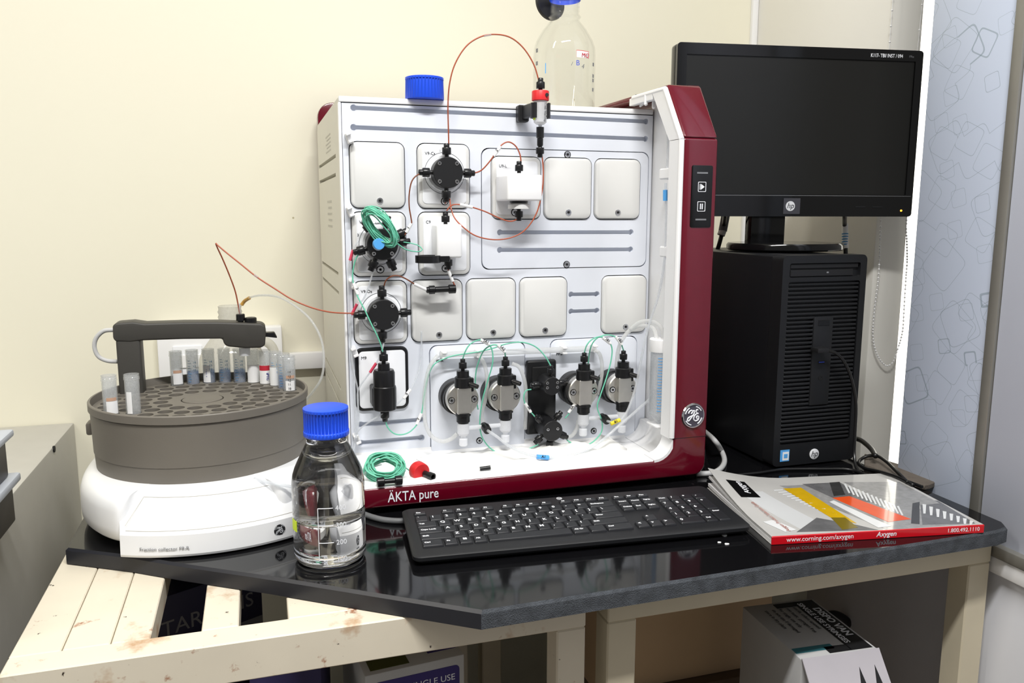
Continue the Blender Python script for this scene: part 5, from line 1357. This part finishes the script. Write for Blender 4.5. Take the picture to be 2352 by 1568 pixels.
sx0, sx1 = (1748 - 1832) * 1.48 / FPX, (1834 - 1832) * 1.48 / FPX
B().box(sx0, sx1, -MH / 2 - .060, -MH / 2 + .03, -.058, -.0305, .004, 2).make('stand_neck', 'pcgloss', MN, MTm)
bc = MTm @ V3(((sx0 + sx1) / 2 + .034, 0, -.030))
B().lathe([(.104, .0005), (.1080, .003), (.1080, .010), (.1050, .0140), (.060, .0150), (0, .0155)], Matrix.Translation((bc.x, bc.y, TH)) @ Matrix.Rotation(myaw, 4, 'Z') @ Matrix.Diagonal((1, .82, 1, 1)), 64, cap0=True, cap1=False).make('stand_base', 'pcgloss', MN, smooth_deg=40)
# cables hanging behind the monitor
tb = tubething('monitor_cable', [PD(1668, 460, 1.47), PD(1666, 485, 1.52), PD(1662, 520, 1.60), PD(1652, 560, 1.60), PD(1640, 600, 1.60), PD(1630, 680, 1.60)], .0042, 'blackcord', 'black cable with grey plug hanging behind the monitor beside the burgundy frame')
B().cyl(PD(1667, 492, 1.60), PD(1660, 530, 1.60), .0085, n=12).make('plug', 'greyink', tb); B().cyl(PD(1660, 529, 1.60), PD(1656, 540, 1.60), .0078, n=12).make('plug_band', 'label', tb)
tb = tubething('monitor_cable', [PD(1940, 470, 1.50), PD(1940, 496, 1.53), PD(1940, 520, 1.58), PD(1942, 575, 1.58), PD(1944, 640, 1.58)], .0042, 'blackcord', 'black cable with white printed tag hanging right of the monitor stand')
B().cyl(PD(1940.5, 514, 1.58), PD(1942, 570, 1.58), .0058, n=12).make('cable_tag', 'label', tb)
for k in range(5): B().cyl(PD(1941, 536 + 6 * k, 1.58), PD(1941, 538.5 + 6 * k, 1.58), .0060, n=12).make('tag_print', 'blueink2', tb)

# ================================================================ cords on the slab
MT['darkcord'] = mat('mid_grey_cord', S(104, 106, 108), .4)
tubething('grey_cord', [PY(1612, 985, .05), PZ(1640, 1010, .035), PZ(1657, 1035, .010), PZ(1664, 1058, .0046), PZ(1655, 1076, .0046), PZ(1634, 1086, .0046), PZ(1600, 1088, .0046)], .0046, 'greycord', 'pale grey cord curling out beside the burgundy frame', 'cord', n=10)
tubething('mains_cable', [PY(1632, 800, .07), PY(1648, 818, .06), PY(1664, 850, .05), PY(1676, 895, .04), PY(1684, 945, .03), PY(1686, 985, .02)], .0045, 'blackcord', 'glossy black cord in the gap between instrument and tower', 'cord', n=10)
tubething('grey_cord', [PZ(835, 1180, .0042), PZ(858, 1188, .0042), PZ(885, 1194, .0042), PZ(925, 1196, .0042), PZ(985, 1190, .0042)], .0042, 'darkcord', 'grey cord peeping out between the bottle and the keyboard', 'cord', n=10)
tubething('network_cable', [PZ(1625, 1098, .003), PZ(1680, 1092, .003), PZ(1740, 1086, .003), PZ(1800, 1078, .003), PZ(1880, 1077, .003), PZ(1950, 1078, .003), PZ(1990, 1090, .003), PZ(2040, 1100, .003)], .0028, 'blackcord', 'thin black cord running along the foot of the tower', 'cord', n=8)
uq = PY(1884, 803, TY0 - .012)
UC = thing('usb_cord', 'black plug and cord in the tower front port, looping on the slab', 'cord', (uq.x, TY0, 0))
B().box(uq.x - .012, uq.x + .010, TY0 - .022, TY0 - .0018, uq.z - .004, uq.z + .004, .0015, 2, Matrix.Identity(4)).make('plug', 'black', UC)
B().tube([V3((uq.x + .008, TY0 - .014, uq.z)), PY(1922, 812, TY0 - .020), PY(1943, 838, TY0 - .022), PY(1958, 880, TY0 - .022), PY(1966, 930, TY0 - .022), PY(1964, 990, TY0 - .024), PY(1962, 1040, TY0 - .028), PZ(1968, 1076, .004), PZ(1990, 1091, .0035), PZ(2020, 1097, .0035), PZ(2060, 1100, .010), PZ(2092, 1108, .0118), PZ(2118, 1118, .0118)], .0026, 10, 8).make('lead', 'blackcord', UC)
tubething('keyboard_cable', [PZ(2085, 1108, .0145), PZ(2056, 1079, .017), PZ(2036, 1060, .020), PZ(2015, 1047, .020), PZ(1993, 1047, .016), PZ(1976, 1056, .010), PZ(1974, 1066, .0080), PZ(1990, 1076, .0080), PZ(2020, 1083, .0130), PZ(2060, 1095, .0145), PZ(2098, 1114, .0145)], .0028, 'blackcord', 'black cord folded in a loop over the rough stone offcut', 'cord', n=8)
tubething('power_cord', [PZ(1955, 1005, .020), PZ(1975, 1010, .022), PZ(1990, 1020, .022), PZ(2003, 1033, .022), PZ(2011, 1047, .024)], .0044, 'blackcord', 'thick black power cord bowing out behind the tower', 'cord', n=10)
gq = PY(1972, 1000, -.100)
tag(B().lathe([(.013, .0095), (.0155, .012), (.0155, PY(1972, 962, -.1).z), (.011, PY(1972, 957, -.1).z), (0, PY(1972, 956, -.1).z)], Matrix.Translation((min(gq.x - .008, .870) + .009, -.08, 0)) , 24, cap0=True, cap1=False).make('green_bobbin', mat('green_plastic', S(10, 120, 70), .4)), 'small green plastic bobbin peeping out behind the tower', 'bobbin')

# ================================================================ magazine
mo = V3((.5240, -.4245, 0)); ma = math.radians(-9.3)
MGT = Matrix.Translation(mo) @ Matrix.Rotation(ma, 4, 'Z')      # local x along the spine, y away from it
MGW, MGD, MGH = .303, .222, .0118
MG = thing('magazine', 'glossy catalogue with a red spine lying at the right end of the slab', 'magazine', T=MGT)
MT['paper'] = mat('paper_edges', S(232, 232, 234), .7, var=.04, scale=120)
MT['cover'] = mat('glossy_cover', S(192, 191, 189), .12, var=.12, scale=14, coat=.6)
MT['spine'] = mat('red_spine', S(206, 14, 30), .25, coat=.4)
def lift(u, v):          # corner away from the spine on the left curls up
    a = max(0, 1 - u / .42); b = max(0, (v - .25) / .75)
    return .022 * a ** 1.7 * b ** 1.6
def mg(u, v, z): return V3((u * MGW, v * MGD, z + lift(u, v)))
def sheet(name, z0, th, m, u0=0., u1=1., v0=0., v1=1., nu=18, nv=12, k=1.0, warp=lambda u, v: (u, v)):
    b = B(); T_, B_ = {}, {}
    for i in range(nu + 1):
        for j in range(nv + 1):
            u, v = warp(u0 + (u1 - u0) * i / nu, v0 + (v1 - v0) * j / nv); L = lift(u, v) * k
            T_[i, j] = b.bm.verts.new((u * MGW, v * MGD, z0 + th + L)); B_[i, j] = b.bm.verts.new((u * MGW, v * MGD, z0 + L))
    for i in range(nu):
        for j in range(nv):
            b._f([T_[i, j], T_[i + 1, j], T_[i + 1, j + 1], T_[i, j + 1]]); b._f([B_[i, j], B_[i, j + 1], B_[i + 1, j + 1], B_[i + 1, j]])
    for i in range(nu):
        b._f([B_[i, 0], B_[i + 1, 0], T_[i + 1, 0], T_[i, 0]]); b._f([T_[i, nv], T_[i + 1, nv], B_[i + 1, nv], B_[i, nv]])
    for j in range(nv):
        b._f([T_[0, j], T_[0, j + 1], B_[0, j + 1], B_[0, j]]); b._f([B_[nu, j], B_[nu, j + 1], T_[nu, j + 1], T_[nu, j]])
    return b.make(name, m, MG, MGT, smooth_deg=30)
sheet('pages', .0012, .0048, 'paper', .002, .997, .004, .99, k=.15)
sheet('pages', .0062, .0036, 'paper', .003, .997, .004, .985, k=.55)
sheet('back_cover', .0004, .0007, 'cover', k=.0)
cover = sheet('front_cover', .0104, .0009, 'cover', k=1.0)
B().box(0, MGW, -.0014, .0010, .0002, .0116, .0006, 1).make('spine', 'spine', MG, MGT)
sT = MGT @ frame((0, -.0016, .0030), (1, 0, 0), (0, 0, 1))
text('www.corning.com/axygen', .0090, sT @ Matrix.Translation((.020, 0.0005, 0)), 'whiteink', MG, depth=.0001)
text('Axygen', .0095, sT @ Matrix.Translation((.146, 0.0005, 0)), 'whiteink', MG, depth=.0001, shear=.2, bold=.0001)
text('1.800.492.1110', .0078, sT @ Matrix.Translation((.248, 0.0008, 0)), 'whiteink', MG, depth=.0001)
MGI = MGT.inverted()
def cpt(cxp, cyp):       # a corner of the cover art, from the photograph crop, as (u, v) on the cover
    q = MGI @ PZ(1580 + cxp / 3.044, 860 + cyp / 3.044, .0115); return min(.996, max(.004, q.x / MGW)), min(.992, max(.003, q.y / MGD))
def art(name, pts, m, z=.0114, n=6, th=.00015):
    (a, b_, c, d) = [cpt(*p) for p in pts]
    w_ = lambda s, t: (a[0] * (1 - s) * (1 - t) + b_[0] * s * (1 - t) + c[0] * s * t + d[0] * (1 - s) * t, a[1] * (1 - s) * (1 - t) + b_[1] * s * (1 - t) + c[1] * s * t + d[1] * (1 - s) * t)
    o = sheet(name, z, th, m, 0, 1, 0, 1, n, n, 1.0, w_); o.parent = cover; o.matrix_parent_inverse = WM[cover].inverted()
    return o
MT['ayellow'] = mat('print_yellow', S(206, 166, 20), .15, coat=.6, var=.15, scale=60); MT['aorange'] = mat('print_orange', S(226, 84, 34), .15, coat=.6, var=.12, scale=40)
MT['apale'] = mat('print_pale', S(206, 208, 210), .12, coat=.6, var=.08, scale=10); MT['agrey'] = mat('print_grey', S(104, 104, 106), .12, coat=.6, var=.4, scale=60); MT['adark'] = mat('print_dark', S(58, 58, 58), .15, coat=.6, var=.4, scale=40); MT['alight'] = mat('print_light', S(226, 228, 230), .15, coat=.6, var=.05); MT['asilver'] = mat('print_silver', S(150, 150, 150), .12, coat=.6, var=.35, scale=120)
art('printed_field', ((960, 760), (2010, 1040), (1400, 1090), (640, 780)), 'asilver', .01135, 8)
art('printed_field', ((520, 830), (980, 1060), (800, 1085), (360, 850)), 'apale', .01130, 8)
art('printed_field', ((800, 765), (1060, 752), (1330, 900), (1010, 860)), 'agrey', .01145, 6)
art('printed_field', ((1090, 752), (1480, 750), (1760, 900), (1460, 930)), 'asilver', .01150, 6)
art('printed_field', ((1620, 870), (1780, 880), (2010, 1040), (1640, 1050)), 'agrey', .01145, 6)
art('printed_field', ((900, 1000), (1180, 1050), (1330, 1085), (760, 1100)), 'agrey', .01145, 6)
art('printed_yellow', ((665, 800), (790, 790), (1180, 1040), (1000, 1000)), 'ayellow', .0116)
art('printed_orange', ((1010, 862), (1130, 850), (1560, 1010), (1400, 1030)), 'aorange', .0116)
art('printed_light', ((990, 890), (1020, 880), (1420, 1060), (1330, 1070)), 'alight', .01165)
art('printed_dark', ((990, 755), (1060, 750), (1100, 840), (1020, 850)), 'adark', .0116)
art('printed_dark', ((1570, 900), (1620, 890), (1620, 1045), (1560, 1040)), 'adark', .0116)
art('printed_dark', ((1000, 1000), (1100, 1000), (1190, 1070), (1080, 1085)), mat('print_olive', S(120, 104, 30), .15, coat=.6), .01165)
for k in range(14):
    t = k / 13; x, y = 600 + 390 * t, 815 + 165 * t
    art('printed_tooth', ((x, y), (x + 62, y - 8), (x + 66, y - 2), (x + 4, y + 7)), 'alight', .0116, 2)
for k in range(13):
    t = k / 12; x, y = 1090 + 370 * t, 765 + 155 * t
    art('printed_tooth', ((x, y), (x + 14, y - 2), (x + 46, y + 62), (x + 34, y + 64)), 'alight', .0116, 2)
for k in range(8):
    t = k / 7; x, y = 1640 + 330 * t, 905 + 115 * t
    art('printed_tooth', ((x, y), (x + 26, y + 4), (x + 22, y + 66 - 30 * t), (x + 6, y + 66 - 30 * t)), 'alight', .0116, 2)
art('printed_light', ((525, 1030), (600, 1015), (760, 1085), (680, 1100)), 'alight', .01165)
bx_ = sheet('logo_box', .0115, .0002, 'pcgloss', .055, .155, .60, .86, 6, 6, 1.0); bx_.parent = cover; bx_.matrix_parent_inverse = WM[cover].inverted()
text('Axygen', .0140, MGT @ frame(mg(.125, .66, .0121), (0, 1, .10), (-1, 0, .02)), 'whiteink', cover, depth=.0001, shear=.2)
h0, h1 = cpt(720, 1095), cpt(440, 895)
hp0, hp1 = mg(h0[0], h0[1], .0121), mg(h1[0], h1[1], .0123)
text('Axygen Product Selection Guide', .0078, MGT @ frame(hp0, hp1 - hp0, V3((0, 0, 1)).cross(hp1 - hp0)), mat('dark_red_ink', S(168, 118, 108), .4), cover, depth=.0001)

# ================================================================ bead chain hanging beside the window
chp = [(110, 65), (106, 150), (103, 230), (95, 400), (75, 560), (63, 700), (70, 790), (95, 860), (125, 900), (150, 910), (180, 888), (205, 820), (235, 710), (245, 560), (255, 400), (262, 300), (260, 180), (258, 65)]
cp = [PY(1980 + x / 2.53, 480 + y / 2.53, PYF - .012) for x, y in chp]
topl, topr = cp[0], cp[-1]
path = smooth([V3((topl.x + .006, topl.y, 1.2)), PY(2046, 60, PYF - .012)] + cp + [PY(2090, 300, PYF - .012), V3((topr.x + .010, topr.y, 1.2))], 14)
bc_ = B(); acc = 0; last = path[0]; pts = [path[0]]
for q in path[1:]:
    seg = (q - last).length; acc += seg
    if acc >= .0052: pts.append(q); acc = 0
    last = q
for q in pts:
    t = bmesh.ops.create_icosphere(bc_.bm, subdivisions=1, radius=.0022, matrix=Matrix.Translation(q))
bc_.tube(pts, .0006, 5, 1)
tag(bc_.make('bead_chain', 'white', smooth_deg=80), 'white bead chain hanging in a loop beside the bright window strip', 'chain')

# ================================================================ boxes under the table
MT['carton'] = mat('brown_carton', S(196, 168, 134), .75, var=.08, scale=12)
MT['whitebox'] = mat('white_box_card', S(186, 186, 186), .6, var=.05)
MT['purple'] = mat('purple_print', S(50, 36, 110), .5); MT['olive'] = mat('olive_print', S(74, 78, 30), .5); MT['navy'] = mat('navy_print', S(28, 28, 60), .5)
MT['boxblack'] = mat('black_print', S(22, 22, 24), .5); MT['tealp'] = mat('teal_print', S(60, 120, 130), .5); MT['bluep'] = mat('navy_box_card', S(36, 30, 70), .6)
def stack(x0, x1, y0, y1, z0, ang=0):
    pass
def carton(name, label, c, sx, sy, z1, ang, m, z0=None):
    z0 = FLOOR if z0 is None else z0
    T = Matrix.Translation((c[0], c[1], z0)) @ Matrix.Rotation(math.radians(ang), 4, 'Z')
    t = thing(name, label, 'box', T=T)
    B().box(-sx / 2, sx / 2, -sy / 2, sy / 2, 0, z1 - z0, .002, 2).make('box_body', m, t, T)
    return t, T, z1 - z0
# syringe box, front left
a, b_ = PY(803, 1560, -.345), PY(1036, 1519, -.345)
sx = (b_ - a).length; zt = b_.z
sb, T, h = carton('hypodermic_box', 'white and purple box lettered SINGLE USE HYPODERMIC under the left frame', ((a.x + b_.x) / 2 + .012, -.345 + .075), .130, .14, zt, 6, 'whitebox', -.42)
f = T @ frame((0, -.0702, h), (1, 0, 0), (0, 0, 1))
B().plate(-.055, .058, -.075, -.012, .006, -.0700, -.0706, .0002).make('printed_panel', 'purple', sb, T @ Matrix.Translation((0, 0, h)))
text('SINGLE USE', .0120, f @ Matrix.Translation((-.010, -.031, .0007)), 'whiteink', sb, depth=.0001); text('HYPODERMIC', .0120, f @ Matrix.Translation((-.018, -.046, .0007)), 'whiteink', sb, depth=.0001); text('NEEDLE', .0120, f @ Matrix.Translation((-.010, -.061, .0007)), 'whiteink', sb, depth=.0001)
tf = T @ Matrix.Translation((0, 0, h))
B().box(-.056, -.006, -.062, .05, .0, .0006).make('printed_panel', 'olive', sb, tf); B().box(.022, .060, -.05, .06, .0, .0006).make('printed_panel', 'purple', sb, tf)
text('VAN', .030, tf @ frame((.036, .03, .0009), (0, -1, 0), (1, 0, 0)), 'whiteink', sb, depth=.0001); text('II HO', .022, tf @ frame((.006, .02, .0009), (0, -1, 0), (1, 0, 0)), 'ink', sb, depth=.0001)
carton('storage_carton', 'plain low carton that the hypodermic box stands on', ((a.x + b_.x) / 2 + .012, -.27), .14, .15, -.4205, 6, 'carton')
# dark boxes lettered TARSONS
t1, T, h = carton('labware_box', 'dark grey box lettered TARSONS seen through the slat gap', (-.215, -.085), .15, .16, -.075, 28, 'navy')
f = T @ frame((-.070, -.0802, h - .055), (1, 0, 0), (0, 0, 1)); text('TARSONS', .030, f, 'greyink', t1, depth=.0001)
B().box(-.074, .074, -.0804, -.0800, h - .14, h - .075).make('printed_panel', 'greyink', t1, T)
t2, T, h = carton('labware_box', 'navy blue box lettered TARSONS low beside the hypodermic box', (-.078, -.285), .085, .10, -.118, -10, 'bluep')
f = T @ frame((-.036, -.0502, h - .03), (1, 0, .0), (0, 0, 1)); text('TARSONS', .0135, f, 'greyink', t2, depth=.0001)
c3, T, h = carton('storage_carton', 'brown carton low at the far left under the slats', (-.235, -.30), .13, .12, -.155, 8, 'carton')
# beige carton behind the right frame
a, b_ = PY(1440, 1425, -.16), PY(1755, 1525, -.16)
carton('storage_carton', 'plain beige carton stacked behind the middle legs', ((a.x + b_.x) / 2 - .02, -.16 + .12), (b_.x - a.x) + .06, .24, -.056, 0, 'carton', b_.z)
carton('storage_carton', 'carton under the plain beige one, darkened in colour for shade', ((a.x + b_.x) / 2 - .01, -.05), .34, .26, b_.z - .0005, 0, mat('shadowed_carton', S(96, 78, 62), .75))  # shaded copy of the carton colour, under-table shade put into the card
# syringe box on the right, tilted pale top
Zt = -.165
pq = [PZ(1752, 1392, Zt), PZ(1862, 1372, Zt), PZ(1995, 1474, Zt), PZ(1812, 1535, Zt)]
ctr = sum(pq, V3()) / 4; ang = math.degrees(math.atan2(pq[1].y - pq[2].y, pq[1].x - pq[2].x)) - 90
sx, sy = ((pq[2] - pq[3]).length + (pq[1] - pq[0]).length) / 2, ((pq[1] - pq[2]).length + (pq[0] - pq[3]).length) / 2
sr, T, h = carton('syringe_box', 'grey white box lettered DISPO VAN with an open flap under the right frame', (ctr.x, ctr.y), sx, sy, Zt, ang, 'whitebox', -.42)
tf = T @ Matrix.Translation((0, 0, h))
B().box(sx * .18, sx * .46, -sy * .46, sy * .46, 0, .0006).make('printed_panel', 'boxblack', sr, tf)
B().box(-sx * .1, sx * .19, -sy * .46, -sy * .36, 0, .0006).make('printed_panel', 'boxblack', sr, tf); B().box(-sx * .1, sx * .19, sy * .38, sy * .46, 0, .0006).make('printed_panel', 'boxblack', sr, tf)
B().box(-sx * .48, sx * .02, -sy * .40, -sy * .32, 0, .0006).make('printed_panel', 'tealp', sr, tf)
tx = lambda x, y, s_, z_, m_, bo=.0: text(s_, z_, tf @ frame((x, y, .0009), (0, -1, 0), (1, 0, 0)), m_, sr, depth=.0001, bold=bo)
tx(sx * .33, sy * .30, 'DISPO VAN', sy * .105, 'whiteink', .0004); tx(sx * .21, sy * .42, 'SINGLE USE SYRINGES', sy * .078, 'whiteink', .0003)
for k in range(5): tx(sx * (.10 - .10 * k), sy * .36, ('sterile unless opened', 'non toxic  pyrogen free', 'for single use only', 'do not use if damaged', 'store in dry place')[k], sy * .05, 'ink')
fl = B(); fl.box(-sx * .5, sx * .5, -sy * .5 - .09, -sy * .5, -.001, .001)
FLT = tf @ Matrix.Translation((0, -sy * .5, .002)) @ Matrix.Rotation(math.radians(52), 4, 'X') @ Matrix.Translation((0, sy * .5, 0))
flo = fl.make('open_flap', mat('flap_card', S(176, 172, 178), .6), sr, FLT)
for s_ in (0, 1):
    B().prism([(sx * (.05 + .2 * s_), -sy * .5 - .075, .0011), (sx * (.21 + .2 * s_), -sy * .5 - .060, .0011), (sx * (.17 + .2 * s_), -sy * .5 - .020, .0011)], (0, 0, .0003)).make('printed_mark', 'boxblack', flo, FLT)
carton('storage_carton', 'grey carton that the syringe box stands on', (ctr.x, ctr.y), .17, .17, -.4205, ang, 'carton')
tubething('black_hoop', [PY(1880, 1425, -.14), PY(1915, 1410, -.14), PY(1950, 1430, -.14), PY(1980, 1480, -.14), PY(2002, 1540, -.14), PY(2012, 1600, -.14), PY(2010, 1800, -.14)], .0070, 'blackcord', 'black hose arching behind the syringe box', 'hose', n=10)
